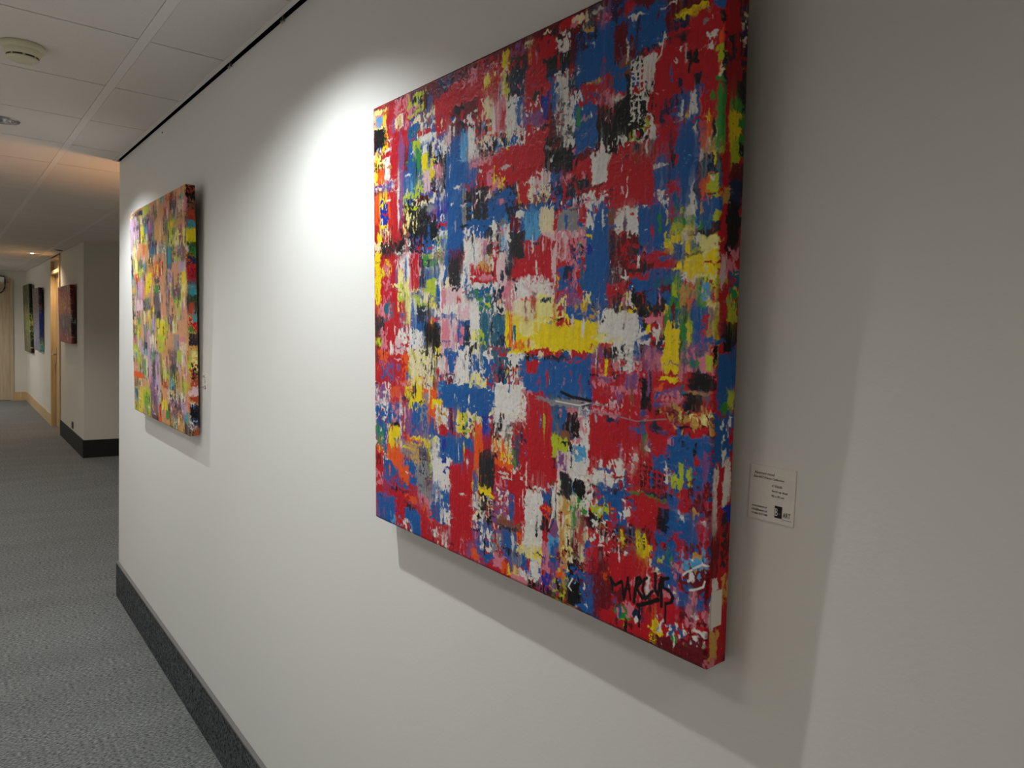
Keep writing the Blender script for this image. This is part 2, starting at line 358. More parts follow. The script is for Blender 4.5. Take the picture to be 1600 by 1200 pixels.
def paint(strokes, N, T, seed, k=1.0, smear=1.0, detail=1.0):
    """lay the brush and knife strokes one after another on a cell grid of the canvas, wrapped sides included.
    returns colour (h,w,3) and paint thickness (h,w)"""
    rng = np.random.default_rng(seed); S = N+2*T; PADN = 256
    big = S+PADN
    n_f = vnoise(rng, big, big, 2.2*k, 2.2*k); n_m = vnoise(rng, big, big, 7*k, 6*k); n_c = vnoise(rng, big, big, 24*k, 20*k)
    n_v = .6*vnoise(rng, big, big, 70*k, 2.4*k)+.4*vnoise(rng, big, big, 28*k, 5*k)
    n_h = .6*vnoise(rng, big, big, 2.4*k, 70*k)+.4*vnoise(rng, big, big, 5*k, 28*k)
    n_d = .55*vnoise(rng, big, big, 6.5*k, 4.4*k)+.35*vnoise(rng, big, big, 13*k, 9*k)+.1*n_f
    col = np.zeros((S, S, 3), np.float32)+PAL['r' if smear == 0 else 'N']; hgt = np.zeros((S, S), np.float32)
    yy = np.arange(S)[:, None].astype(np.float32); xx = np.arange(S)[None, :].astype(np.float32)
    def blend(sl, a, c, ridge, lift):
        cc = col[sl]; cc += a[..., None]*(c-cc)
        hh = hgt[sl]; hh += a*(lift-hh*.35)+ridge
    late = []
    def line(s):
        if 1:
            f = s[1:].split(','); c = PAL[f[0]]; wd = max(.9, float(f[1])/1000*N/2); p = np.array([float(v) for v in f[2:]]).reshape(-1, 2)/1000*N+T
            x0, y0 = np.maximum(p.min(0)-wd-4, 0).astype(int); x1, y1 = np.minimum(p.max(0)+wd+5, S-1).astype(int)
            if x1 <= x0 or y1 <= y0: return
            sl = (slice(y0, y1), slice(x0, x1)); X = xx[:, x0:x1]; Y = yy[y0:y1]; D = np.full((y1-y0, x1-x0), 1e9, np.float32)
            for a, b in zip(p, p[1:]):
                d = b-a; L2 = max(1e-6, d@d); t = np.clip(((X-a[0])*d[0]+(Y-a[1])*d[1])/L2, 0, 1)
                D = np.minimum(D, np.hypot(X-a[0]-t*d[0], Y-a[1]-t*d[1]))
            a_ = np.clip(wd*(.75+.5*n_m[sl])-D+.5, 0, 1)
            blend(sl, a_, c, 0, .5)
    for s in strokes.split():
        if s[0] == 'L': late.append(s); continue
        st = s[-1]; ch = s[-2]; u0, v0, u1, v1 = [float(v)/1000*N+T for v in s[:-2].split(',')]
        c = PAL[ch]; w_, h_ = u1-u0, v1-v0; cx, cy = (u0+u1)/2, (v0+v1)/2; mh = min(w_, h_)/2
        mg = int(6+.25*max(w_, h_))
        x0, x1 = max(0, int(u0)-mg), min(S, int(u1)+mg+1); y0, y1 = max(0, int(v0)-mg), min(S, int(v1)+mg+1)
        if x1 <= x0+1 or y1 <= y0+1: continue
        sl = (slice(y0, y1), slice(x0, x1)); X = xx[:, x0:x1]; Y = yy[y0:y1]
        oy, ox = rng.integers(0, PADN, 2); ns = (slice(y0+oy if y1+oy <= big else y0, (y1+oy) if y1+oy <= big else y1), slice(x0+ox if x1+ox <= big else x0, (x1+ox) if x1+ox <= big else x1))
        F, Mn, Cn, V_, Hn, Dn = (q[ns]-.5 for q in (n_f, n_m, n_c, n_v, n_h, n_d))
        am = min(1.0, mh/(9*k)+.15)*k
        if st == 'e': sd = (np.hypot((X-cx)/max(w_/2, 1), (Y-cy)/max(h_/2, 1))-1)*mh
        else: sd = np.maximum(np.abs(X-cx)-w_/2, np.abs(Y-cy)-h_/2)
        if st in 'be':
            tall = h_ > w_; ln = max(w_, h_)
            e = sd+am*(5.5*Mn+1.5*F+9*Cn*(mh > 14*k))
            along = (np.abs(Y-cy)-h_/2) if tall else (np.abs(X-cx)-w_/2); St = V_ if tall else Hn
            e = np.maximum(e, along+St*min(ln*.45, 46*k)); a = np.clip(.6-e*.9, 0, 1)
            a *= 1-.85*np.clip((Dn-.27)*14, 0, 1)*(mh > 5*k)
            a *= np.clip(1.0+1.0*St+np.clip(-along/(ln*.35), 0, 1)*.6, .35, 1)
            cc = c*(1+.22*(V_+.5*Hn))[..., None]
        elif st == 's':
            ex = np.abs(X-cx)-w_/2+am*(3*Mn+2*F); ey = np.abs(Y-cy)-h_/2+V_*h_*.45+am*3*F
            a = np.clip(.6-ex*.7, 0, 1)*np.clip(.6-ey*.5, 0, 1)*np.clip(1.05+2.0*V_+.6*F, 0, 1)
            cc = c*(1+.3*V_)[..., None]
        elif st == 'h':
            ex = np.abs(X-cx)-w_/2+Hn*w_*.35+am*3*F; ey = np.abs(Y-cy)-h_/2+am*(3*Mn+2*F)
            a = np.clip(.6-ex*.5, 0, 1)*np.clip(.6-ey*.7, 0, 1)*np.clip(1.05+2.0*Hn+.6*F, 0, 1)
            cc = c*(1+.3*Hn)[..., None]
        elif st in 'dt':
            th = -.015 if st == 'd' else .10
            soft = np.clip(-sd/(mh*.9+1), -1, 1)*.16
            a = np.clip((Dn-th+np.minimum(soft, .06))*16, 0, 1)*(sd < 7*am+8*Mn)
            cc = c*(1+.25*F)[..., None]
        else:   # m: paint pressed through a square mesh
            P_ = 9.0*k; gx = np.abs(((X+1.5*Mn)/P_) % 1-.5); gy = np.abs(((Y+1.5*Mn)/P_) % 1-.5)
            hole = (gx < .30)*(gy < .30); inside = np.clip(.6-(sd+am*8*Mn), 0, 1)*(Cn+.3*Mn > -.16)
            if ch == 'K': a = inside*hole; cc = c+0*F[..., None]
            elif ch == 'W': a = inside*(1-hole)*.95; cc = c*(1+.1*F)[..., None]
            else:
                cur = col[sl]; cur += (inside*hole)[..., None]*(PAL['K']-cur)*.85
                a = inside*(1-hole)*.45; cc = c+0*F[..., None]
        ridge = .30*np.clip(1-np.abs(a-.5)*2.2, 0, 1)
        blend(sl, a.astype(np.float32), cc, ridge.astype(np.float32), .35+.9*rng.random()+(.5*V_ if st == 's' else .5*Hn if st == 'h' else .5*Mn))
    # knife work: short dabs picking up the colour of paint close by
    for _ in range(int(950*detail)):
        vert = rng.random() < .68; a_, b_ = rng.uniform(.8, 3.6)*k, rng.uniform(4, 19)*k
        hw, hh_ = (a_, b_) if vert else (b_, a_); cx, cy = rng.uniform(T, T+N, 2); dx, dy = rng.normal(0, 26*k, 2)
        c = col[int(np.clip(cy+dy, 0, S-1)), int(np.clip(cx+dx, 0, S-1))].copy()
        if rng.random() < .05: c = PAL['W']
        elif rng.random() < .06: c = PAL['K']
        x0, x1, y0, y1 = int(max(cx-hw-4, 0)), int(min(cx+hw+5, S)), int(max(cy-hh_-4, 0)), int(min(cy+hh_+5, S))
        sl = (slice(y0, y1), slice(x0, x1)); q = (n_m[sl]-.5)*2.2*k+(n_f[sl]-.5)*1.5
        e = (np.hypot((xx[:, x0:x1]-cx)/hw, (yy[y0:y1]-cy)/hh_)-1)*min(hw, hh_)+q
        a = np.clip(.6-e*.8, 0, 1); blend(sl, a.astype(np.float32), c, .25*np.clip(1-np.abs(a-.5)*2.2, 0, 1).astype(np.float32), .5+.7*rng.random())
    # wet paint pulled along by the knife, down the canvas in places and across it in others
    def pull(A, L, ax):
        pad = [(0, 0)]*A.ndim; pad[ax] = (L+1, L); c_ = np.cumsum(np.pad(A, pad, mode='edge'), ax, dtype=np.float64)
        n_ = A.shape[ax]; return ((np.take(c_, range(2*L+1, 2*L+1+n_), ax)-np.take(c_, range(0, n_), ax))/(2*L+1)).astype(np.float32)
    for ax, L in ((0, int(13*k)), (1, int(11*k)), (0, int(30*k))):
        gate = vnoise(rng, S, S, 60*k, 34*k) if ax == 0 else vnoise(rng, S, S, 34*k, 60*k)
        stv = vnoise(rng, S, S, *((50*k, 2.2*k) if ax == 0 else (2.2*k, 50*k)))
        mk = np.clip((gate*.7+stv*.5-.66-.13*(1-smear))*7, 0, .5+.35*smear); col += mk[..., None]*(pull(col, L, ax)-col); hgt += mk*(stv-.5)*.8
    # scraping: bits of neighbouring paint dragged over, and a fine ragged warp
    def shift(A, dy, dx): return np.roll(np.roll(A, dy, 0), dx, 1)
    sh = [(26, 3), (-22, 2), (4, 20), (-3, -24), (46, -4), (-40, 5), (9, -13), (-12, 14), (60, 2), (3, 44)]
    for i, (dy, dx) in enumerate(sh):
        dy, dx = int(dy*k), int(dx*k); vert = abs(dy) > abs(dx)
        s1 = vnoise(rng, S, S, (9 if vert else 2.4)*k, (2.4 if vert else 9)*k); s2 = vnoise(rng, S, S, 34*k, 26*k)
        mk = np.clip((s1*.75+s2*.35-.96)*14, 0, 1)*.9
        src = shift(col, dy, dx); col += mk[..., None]*(src-col); hgt += mk*.3
    wy = ((vnoise(rng, S, S, 3*k, 3*k)-.5)*3*k+(vnoise(rng, S, S, 9*k, 7*k)-.5)*8*k); wx = ((vnoise(rng, S, S, 3*k, 3*k)-.5)*2.5*k+(vnoise(rng, S, S, 12*k, 6*k)-.5)*5*k)
    iy = np.clip(yy+wy, 0, S-1).astype(int); ix = np.clip(xx+wx, 0, S-1).astype(int)
    col = col[iy, ix]; hgt = hgt[iy, ix]
    sp = vnoise(rng, S, S, 2.6*k, 2.2*k); gate = vnoise(rng, S, S, 30*k, 30*k)
    for chn, lo in (('W', .0), ('K', .33), ('p', .62)):
        mk = np.clip((sp-.955)*22, 0, 1)*((gate > lo)*(gate < lo+.3)); col += mk[..., None]*(PAL[chn]-col)*.8
        sp = shift(sp, 37, 11)
    for s in late: line(s)
    hgt += .25*(vnoise(rng, S, S, 2*k, 2*k)-.5)+.35*(vnoise(rng, S, S, 40*k, 2.5*k)-.5)
    return col, hgt

def box_blur(a, n=1):
    for _ in range(n): a = (a+np.roll(a, 1, 0)+np.roll(a, -1, 0)+np.roll(a, 1, 1)+np.roll(a, -1, 1))/5
    return a

def paint_material(name, rough=.38, spec=.22):
    M = bpy.data.materials.new(name); M.use_nodes = True; nt = M.node_tree; b = nt.nodes['Principled BSDF']
    at = nt.nodes.new('ShaderNodeAttribute'); at.attribute_name = 'paint'
    tc = nt.nodes.new('ShaderNodeTexCoord'); n = nt.nodes.new('ShaderNodeTexNoise'); n.inputs['Scale'].default_value = 240
    nt.links.new(tc.outputs['Object'], n.inputs['Vector'])
    mr = nt.nodes.new('ShaderNodeMapRange'); mr.inputs['To Min'].default_value = .88; mr.inputs['To Max'].default_value = 1.12
    nt.links.new(n.outputs['Fac'], mr.inputs['Value'])
    mx = nt.nodes.new('ShaderNodeVectorMath'); mx.operation = 'SCALE'
    nt.links.new(at.outputs['Color'], mx.inputs[0]); nt.links.new(mr.outputs[0], mx.inputs['Scale'])
    nt.links.new(mx.outputs[0], b.inputs['Base Color'])
    b.inputs['Roughness'].default_value = rough; b.inputs['Specular IOR Level'].default_value = spec
    return M

def canvas(name, label, W, Hh, depth, loc, lean, strokes, N, seed, k, relief, rough=.38, detail=1.0, smear=1.0, mat_name='acrylic_paint', blur=0, gap=.0095):
    """stretched canvas hung on a wall facing -x; loc = middle of the wall-side bottom edge"""
    t = thing(name, label, 'painting', loc); t.rotation_euler = (0, -lean, 0)
    T = max(2, round(depth/W*N)); S = N+2*T
    col, hgt = paint(strokes, N, T, seed, k, detail=detail, smear=smear)
    if blur: col = np.stack([box_blur(col[..., i], blur) for i in range(3)], -1)
    hgt = box_blur(hgt, 2)
    i = np.arange(S)-T+.0; u = i/(N-1)                    # canvas coordinate, 0..1 across the front
    def fold(c, L):
        inside = np.clip(c, 0, 1); over = np.where(c < 0, -c, np.where(c > 1, c-1, 0))*L
        return inside, over
    ux, ox = fold(u, W); vy, oy = fold(u, Hh)
    U, V = np.meshgrid(ux, vy); OX, OY = np.meshgrid(ox, oy); o = np.maximum(OX, OY)
    front = (OX == 0) & (OY == 0)
    ed = np.minimum.reduce([U*W, (1-U)*W, V*Hh, (1-V)*Hh]); rnd = .004*np.clip(1-ed/.004, 0, 1)**2   # softened folded edge
    hh = relief*hgt
    px = -(depth-o)-np.where(front, hh-rnd*.6, 0)
    py = W/2-U*W; pz = Hh-V*Hh
    side_x = (OX > 0) & (OY == 0); side_y = (OY > 0) & (OX == 0)
    sx = np.where(np.arange(S) < S/2, 1, -1)[None, :]*np.ones((S, 1)); sy = np.where(np.arange(S) < S/2, 1, -1)[:, None]*np.ones((1, S))
    py = py+np.where(side_x, sx*hh*.7, 0); pz = pz+np.where(side_y, sy*hh*.7, 0)
    co = np.stack([px, py, pz], -1).reshape(-1, 3).astype(np.float32)
    a, b = np.meshgrid(np.arange(S-1), np.arange(S-1)); a = a.ravel(); b = b.ravel()
    mid = lambda q: (q >= T) & (q < T+N-1)
    ok = mid(a) | mid(b); a = a[ok]; b = b[ok]
    fa = np.stack([b*S+a, (b+1)*S+a, (b+1)*S+a+1, b*S+a+1], 1)
    used = np.unique(fa); rem = np.full(S*S, -1); rem[used] = np.arange(len(used)); fa = rem[fa]; co = co[used]; cc = col.reshape(-1, 3)[used]
    me = bpy.data.meshes.new('painted_canvas'); me.vertices.add(len(co)); me.vertices.foreach_set('co', co.ravel())
    me.loops.add(fa.size); me.loops.foreach_set('vertex_index', fa.ravel().astype(np.int32))
    me.polygons.add(len(fa)); me.polygons.foreach_set('loop_start', (np.arange(len(fa))*4).astype(np.int32))
    me.update(calc_edges=True)
    at = me.attributes.new('paint', 'FLOAT_COLOR', 'POINT'); rgba = np.ones((len(co), 4), np.float32); rgba[:, :3] = np.clip(cc, 0, 1); at.data.foreach_set('color', rgba.ravel())
    me.shade_smooth(); me.validate()
    me.materials.append(paint_material(mat_name, rough))
    ob = bpy.data.objects.new('painted_canvas', me); COL.objects.link(ob); ob.parent = t
    bw = .03; i_ = .004
    link_mesh('stretcher_frame', boxes((-depth+.01, -.001, -W/2+i_, W/2-i_, i_, bw+i_), (-depth+.01, -.001, -W/2+i_, W/2-i_, Hh-bw-i_, Hh-i_),
              (-depth+.01, -.001, -W/2+i_, -W/2+i_+bw, bw+i_, Hh-bw-i_), (-depth+.01, -.001, W/2-i_-bw, W/2-i_, bw+i_, Hh-bw-i_)), M_stretch, t)
    # felt feet keep the lower corners off the wall
    for sgn in (-1, 1):
        bm = bmesh.new(); lathe(bm, [(.0001, 0), (.008, 0), (.008, gap), (.0001, gap)], n=16)
        p = link_mesh('felt_pad', bm, M_white, t); p.rotation_euler = (0, PI/2, 0); p.location = (-.0008, sgn*(W/2-.03), .02)
    return t

BIG = ("-2,69,1020,1020Rb -1,7,169,1020Rs 170,36,374,397Bs -1,328,169,722Rs 169,373,465,669Ws 168,642,468,1003Bs 372,34,645,150Rb 373,150,647,196Wd "
    "374,267,649,338Bb 461,192,648,272Rb 629,60,754,269bd 707,36,847,153Bb 797,164,862,221Kb 786,240,878,327Rb 861,107,986,249Rb 878,184,959,410Bb "
    "652,376,776,483Rb 420,304,652,553Wb 546,493,807,559Yb 716,298,803,504Bb 806,407,932,561rd 929,342,994,449Yb 910,448,989,613Ts 603,559,767,659Bb "
    "767,542,937,681Rd 589,665,677,946Rb 677,656,756,901Ws 756,643,918,868Rb 908,688,999,876Bd 778,852,1016,1020Rb 730,886,820,1017rd 510,649,588,945Wd "
    "277,40,434,82Rb 306,25,390,50Rb 292,9,340,29bd 358,2,429,31rt 386,17,442,41Pd 429,14,503,82Rd 438,18,507,36Pt 450,37,499,56yt 459,41,487,55Yd "
    "467,12,537,30Mt 505,11,528,94Ys 501,46,523,93Cd 526,16,588,49Rb 537,9,574,29Md 530,30,574,66kd 530,48,575,75bd 523,60,553,90gd 538,76,575,112Bd "
    "549,60,582,105Wt 588,15,660,67Rb 574,8,595,21Cb 585,27,592,53ns 579,61,624,120Rb 606,32,610,80Ps 624,7,644,12Cb 597,101,611,116bb 623,106,631,126Ub "
    "631,104,645,130Rs 659,13,688,55Wd 642,11,662,28kd 623,53,710,74kb 637,67,695,86kh 620,75,689,92bh 665,4,703,19Rb 696,6,747,20Cb 693,16,709,24Pb "
    "718,25,748,37Th 718,33,748,40nh 735,2,770,14bd 764,11,818,23Bd 750,21,797,34Rh 764,18,792,34Pt 691,37,748,64rt 700,38,754,58bd 749,47,794,121Bb "
    "791,53,820,107rs 791,85,831,101rm 813,21,829,41Rb 820,28,846,129Bs 710,73,794,109Bb 725,76,749,81Pb 745,59,750,71Ws 714,106,773,118bh 664,89,690,139Wd "
    "689,87,711,103bt 711,78,720,107Ws 696,95,705,128Wd 641,88,661,133Bb 717,109,732,125Kd 732,112,773,128ns 724,127,785,153Rd 733,129,779,145Pt "
    "765,144,774,152Oe 773,119,817,150Bb 727,141,742,147We 693,136,762,151Bb 779,154,812,164Wt 817,100,830,172kb 830,106,848,168Wm 794,102,826,127Nd "
    "4,12,76,67yb 10,19,50,47Ps 17,26,47,50Ss 50,17,71,71Ys 70,9,167,109Rb 108,7,168,33Pd 168,16,235,50gd 179,17,230,42Kt 92,45,150,83Ms 107,39,141,75Cb "
    "120,43,135,66ns 150,37,207,80Pt 196,51,262,79Nt 185,62,273,93Cd 3,56,56,96Kb 10,92,46,109Ub 43,71,72,114Ys 49,115,119,176Rb 56,68,125,123Rd "
    "113,72,167,131Rb 2,109,56,181yd 8,110,23,179Ys 16,113,49,156Kt 22,151,55,182Os 56,125,83,180Wb 81,178,113,202Wd 2,184,103,203Ub 15,185,100,200Wt "
    "4,195,28,322Os 28,202,68,296Ys 68,204,100,299Os 81,203,125,301Rs 38,224,68,246Ud 35,243,75,284Ue 4,274,27,338Rs 27,293,86,340kd 48,291,87,332Ct "
    "17,294,41,338Ys 122,120,167,215rs 122,86,149,286Ms 117,176,126,290Ws 161,76,216,96Tb 167,76,213,88Be 235,20,293,47rd 278,40,334,116Rb 334,69,437,111rb "
    "349,68,389,88Ke 324,48,436,71Rb 437,86,480,116Cd 334,103,392,138rb 363,111,382,132bd 382,103,415,121Wd 382,118,480,128rt 354,117,428,130bt "
    "202,93,262,116Rb 207,106,273,126Wb 219,118,273,130Bh 196,99,207,124Wb 167,95,202,232Bb 143,170,184,247Bb 176,185,199,226Ss 187,113,221,142gb "
    "184,139,221,222Ts 199,128,219,177Gs 221,136,252,193gb 224,139,246,181Yb 224,126,257,140Wb 207,207,230,225gd 252,124,276,163ks 257,158,278,209Yb "
    "273,116,334,159Wd 314,120,339,158pb 273,147,325,246Wd 273,153,325,235Kd 230,180,257,228ps 278,179,304,201Pd 149,219,207,260gd 178,237,268,254Cb "
    "207,232,252,246re 196,255,273,272Ah 143,254,207,307kd 149,260,207,307yd 207,260,241,323kb 235,275,284,349Kb 230,296,257,354Bs 124,302,230,349Kd "
    "196,328,230,351Rt 148,324,172,348Wd 268,263,325,288Md 273,282,320,296Wt 284,298,325,308Rb 257,326,315,357Wm 294,331,335,359gd 315,337,335,351Sb "
    "268,300,294,322Kd 294,314,384,330Wh 325,185,393,362Bb 320,164,340,250Bs 334,135,364,210Bd 359,135,392,171Bd 373,126,399,194Ss 284,253,340,284Ub "
    "401,124,425,186Wb 392,165,402,233As 424,127,481,190kd 437,128,455,148Sd 428,147,481,160Ct 466,138,481,153Ob 374,192,434,239Bb 406,188,481,206Ph "
    "434,201,482,256Rb 462,215,482,248Pb 429,212,443,238Wt 383,231,420,254Rt 379,247,470,314kb 412,264,465,305kd 381,236,393,337As 412,277,419,324Ws "
    "384,305,483,341Bb 430,256,482,271Wt 470,274,482,304Bb 384,326,435,365Wd 384,346,483,367Wb 426,342,475,368pd 462,326,483,365kd 345,324,384,362Bb "
    "479,30,504,91Rd 480,88,525,156Wb 489,91,521,152Ps 505,110,521,149Rs 481,146,493,156Ob 532,34,575,86kd 532,58,579,98bd 521,97,561,159Wb "
    "553,103,583,159Bb 557,122,583,136Wt 481,162,562,184Kd 530,156,577,190Wd 498,171,566,191Bd 485,184,554,198Wt 579,60,633,99Rb 576,100,648,164Rb "
    "598,103,616,115ke 623,111,641,159Ub 584,139,624,162Md 576,120,623,136Wt 581,159,646,233Rb 482,190,570,267Rb 563,201,615,276Rd 542,191,577,215kd "
    "482,232,519,259Yd 482,244,511,258Pd 482,257,555,266Bb 648,89,668,151Bb 642,140,662,185rd 661,93,688,124Wd 665,121,702,191Wd 669,127,689,181Kt "
    "688,102,713,134bs 688,121,714,134Rt 682,134,721,169Wd 689,134,714,177Bt 659,162,683,198bd 629,186,690,251Kb 636,203,673,210Ah 636,224,657,233Wt "
    "646,173,670,206rd 686,169,722,208Wd 690,182,722,230kd 691,215,704,246Pt 709,144,764,231Bb 712,150,721,185Gs 727,166,734,175Pe 743,167,749,176We "
    "729,224,760,237rd 758,161,811,231Kb 726,126,786,147Rd 763,144,792,164Pd 784,156,810,181Wt 784,168,804,180Rd 691,234,766,275Rb 691,230,766,242rd "
    "757,229,796,286Wb 748,230,766,247Wd 759,218,806,239Kd 753,217,800,234Wt 743,277,808,290Wd 790,242,813,285Rb 730,285,814,300Rb 637,250,692,286rd "
    "644,255,672,285Bd 593,256,644,280Wd 612,249,644,272pd 661,259,736,273Pt 672,271,737,291kd 792,15,814,35bd 813,21,829,41Rb 831,35,898,104Bb "
    "837,46,843,97ks 892,49,921,79rd 843,90,899,109kd 793,47,821,83rs 802,78,832,112rd 794,90,827,108Rm 795,103,820,147Bb 811,107,833,123Nd 912,67,967,78Yh "
    "917,79,989,91bh 935,79,993,87Oh 944,81,997,91kh 953,67,966,72Ye 966,74,1001,81Bd 898,81,1002,135Rb 898,76,936,89bh 881,74,893,95Wt 882,85,894,121Wb "
    "854,109,887,128Wb 894,98,932,111kh 892,106,923,123rh 887,121,914,134bh 879,142,985,240Rb 877,130,911,230Rb 961,136,989,169Rb 961,92,974,97Ad "
    "966,106,981,118Wd 966,123,980,134We 935,130,949,139Kd 913,119,919,143Wd 930,115,934,135Ws 985,88,1002,136Rs 988,111,995,170Os 984,132,997,153gb "
    "989,157,998,171Cd 855,123,883,169Ws 832,105,861,211Km 829,111,861,209Wm 861,149,874,207Kd 846,167,872,213Wd 797,156,830,228Kb 805,165,827,189Kb "
    "814,193,858,236Kd 834,209,858,234gd 809,222,879,234Wd 911,163,930,204bd 912,186,936,238Bd 892,185,914,215bd 922,190,931,220Wm 934,177,966,279Bb "
    "946,156,959,178kb 942,158,949,178Rs 940,180,954,213Wb 937,219,951,278Ss 933,244,942,273Ws 912,238,942,275Bb 938,256,947,269Rd 888,219,927,234Rd "
    "959,184,986,278Os 964,165,984,197Rb 970,201,983,248Os 970,193,976,229Ys 986,170,1002,234Gb 982,233,1004,279gb 974,240,991,270Cd 972,262,987,277nd "
    "986,226,1001,269Gs 864,235,921,270Rb 804,234,864,260Rb 843,240,869,256kd 906,225,911,268ks 961,273,996,284bb 5,323,41,348Cd 6,342,36,474Yb "
    "34,328,148,356kd 86,330,148,348Kd 33,352,117,471Rb 27,369,86,398Yt 53,376,86,477Pt 86,391,117,474Rs 111,349,148,386Wd 117,383,142,484yb "
    "25,471,85,528Pd 130,378,166,484Wt 105,382,117,431Ms 148,351,175,424Wb 148,399,172,515yb 148,363,160,417Bs 172,354,218,443Pb 175,360,218,395Rd "
    "195,404,213,443Rb 178,383,196,439Rs 130,426,160,466gd 136,453,154,527Bd 126,466,151,515Rd 4,493,52,548kb 4,548,42,568gb 4,565,24,608ks 56,474,92,506Td "
    "52,503,98,547Rs 85,490,123,609Rb 72,522,98,547Rd 38,528,65,580Pd 110,527,172,576Wd 104,546,147,583pb 78,553,94,588Ws 64,584,147,660Rb 24,586,71,625Od "
    "31,612,91,647Bd 110,605,129,627Me 141,588,171,668Od 17,623,37,666Rs 51,654,141,699Rb 77,660,128,698Ob 2,662,77,711Wd 9,666,50,712Md 110,645,159,664Pt "
    "153,624,192,642Bb 178,444,295,537Bb 213,356,241,443bs 230,341,295,364Bd 235,360,325,379gh 241,371,315,388kh 235,370,289,387Gd 268,343,315,372Wm "
    "273,361,315,372Nh 238,390,295,479Bb 295,387,321,434Ws 303,417,318,440bs 241,416,289,436gb 230,435,284,453gh 178,446,218,460gh 190,455,274,476gh "
    "230,444,257,467Cb 190,460,201,484Ws 252,462,290,476Yd 201,473,241,526ks 241,479,263,508Kd 246,499,290,511Re 263,502,279,509Ob 268,473,284,496Wt "
    "224,514,295,584kb 241,525,295,542Kb 246,514,263,525Se 178,511,246,526Bb 184,526,230,574Bd 189,532,218,550Wd 178,550,230,592Wd 230,566,290,619Kd "
    "230,572,295,630Wt 279,553,306,585Yd 171,580,241,628gd 183,591,279,632yd 195,596,274,632Kt 230,620,263,637Kd 171,627,285,692Yb 224,634,290,678Ob "
    "230,631,285,651Nd 153,655,195,670kb 147,655,183,686Yb 141,677,183,699bd 252,664,306,688Od 230,667,252,691As 315,348,375,419Bb 331,359,380,406rs "
    "331,400,375,436kb 321,413,336,435Cb 375,350,385,415ks 385,355,484,441Wb 385,405,404,434Bd 444,357,484,380Pd 462,357,484,378kb 408,392,484,428Rb "
    "440,382,480,403nd 431,381,449,415Pt 440,416,484,426Ph 395,438,485,459Td 432,449,485,478Gd 450,442,485,470Bd 305,435,380,513pb 305,440,321,479Ps "
    "361,455,376,502Rs 311,468,385,502Ws 305,491,361,500Bb 300,502,367,625pb 306,502,336,558Ps 376,480,441,501pd 361,502,410,583Bb 386,512,410,588ks "
    "361,518,381,551Pd 316,563,357,625Bb 295,593,327,621Wd 362,556,415,622Wd 409,470,441,523Ws 442,480,486,559Ts 446,501,473,590Ts 433,528,460,549gd "
    "414,528,433,566yd 410,544,442,603kt 460,564,482,606Wd 410,580,487,623Bd 367,610,443,637Wd 316,620,357,637rd 290,616,316,645Rd 285,635,487,677Bb "
    "296,641,406,658Sh 406,618,470,634yd 357,659,396,672yt 425,644,487,670yt 482,260,564,319Bb 482,255,555,274kd 503,273,518,287Pb 524,274,590,308kd "
    "560,283,579,302nd 555,262,590,286Rd 590,271,648,303Cd 594,273,645,303Nt 644,277,718,306bd 648,299,706,319Bd 648,296,692,309Wt 718,287,791,308rd "
    "737,290,814,303Rb 705,301,786,316Wd 731,307,756,316Wb 693,310,741,374Pd 719,312,738,340Rb 663,316,719,352Ab 620,305,659,363Cb 621,351,739,364pb "
    "660,348,745,366Pt 564,300,624,359Bb 580,308,621,362Ss 537,312,568,346rs 552,306,579,316Wb 508,313,529,373Ss 500,322,517,345Pe 492,317,508,372ks "
    "483,315,496,356Wb 525,341,576,361Wb 537,342,568,349Rh 529,356,584,395bb 484,356,500,381Rd 501,373,529,378Kh 497,377,530,443pb 510,407,518,428bs "
    "484,381,497,432Rb 526,389,562,434kb 530,394,562,404Ah 585,369,675,437Rb 565,378,603,416Rb 626,388,708,438Rb 565,361,660,370Ph 654,365,668,429ps "
    "671,364,694,402ps 558,419,640,429Ph 569,394,618,402Ct 514,438,547,486Pb 526,429,555,463Pb 547,431,662,469Wd 551,436,662,462pt 698,379,749,418Pd "
    "701,377,714,397bs 727,377,739,392gd 730,380,746,395kt 672,412,722,453Bb 685,412,709,435bb 706,405,735,480Rd 709,411,722,444Ps 696,444,735,471Pt "
    "737,315,785,493Bb 738,312,756,350Wd 772,328,781,359We 739,359,766,366Yb 756,320,768,327Re 736,380,755,393Ue 728,405,737,445Ts 785,313,811,493Ns "
    "777,366,792,493rs 792,365,803,460bs 804,331,815,367Wb 800,381,817,452kd 782,384,800,426kt 778,439,819,468Rb 801,418,818,439Wt 802,464,819,485kd "
    "779,472,797,498rd 616,458,663,500yb 567,471,620,503Yb 571,462,616,493Os 601,455,614,503rs 625,465,656,471bh 662,454,669,482Rb 669,453,723,480Md "
    "670,466,697,502yd 547,469,601,500Cb 726,460,766,480yt 710,476,767,502nd 690,480,723,493Bd 697,487,773,515Bd 485,442,518,473bd 485,468,519,493Wd "
    "485,473,536,534kd 486,493,524,554Ts 524,488,564,553Ys 536,493,548,548Os 546,513,558,543Ts 564,500,774,544Yb 568,503,653,534yb 642,505,670,521Ab "
    "660,502,733,520Rd 678,512,688,539Rs 711,519,821,534yb 762,519,821,540yb 768,502,820,523Wb 780,493,820,519kt 770,489,820,502Wd 621,538,821,547Rd "
    "685,536,712,548kd 486,531,528,554bd 800,252,883,331Rb 816,253,880,269rd 800,282,817,299Wd 810,326,854,375Wb 818,331,854,347Rt 842,315,869,329Bb "
    "857,342,873,360We 856,330,875,336Wb 808,361,830,374Rb 830,370,868,376Wd 881,261,911,345Bb 903,262,908,316ks 852,332,916,399Bb 910,266,944,319Bb "
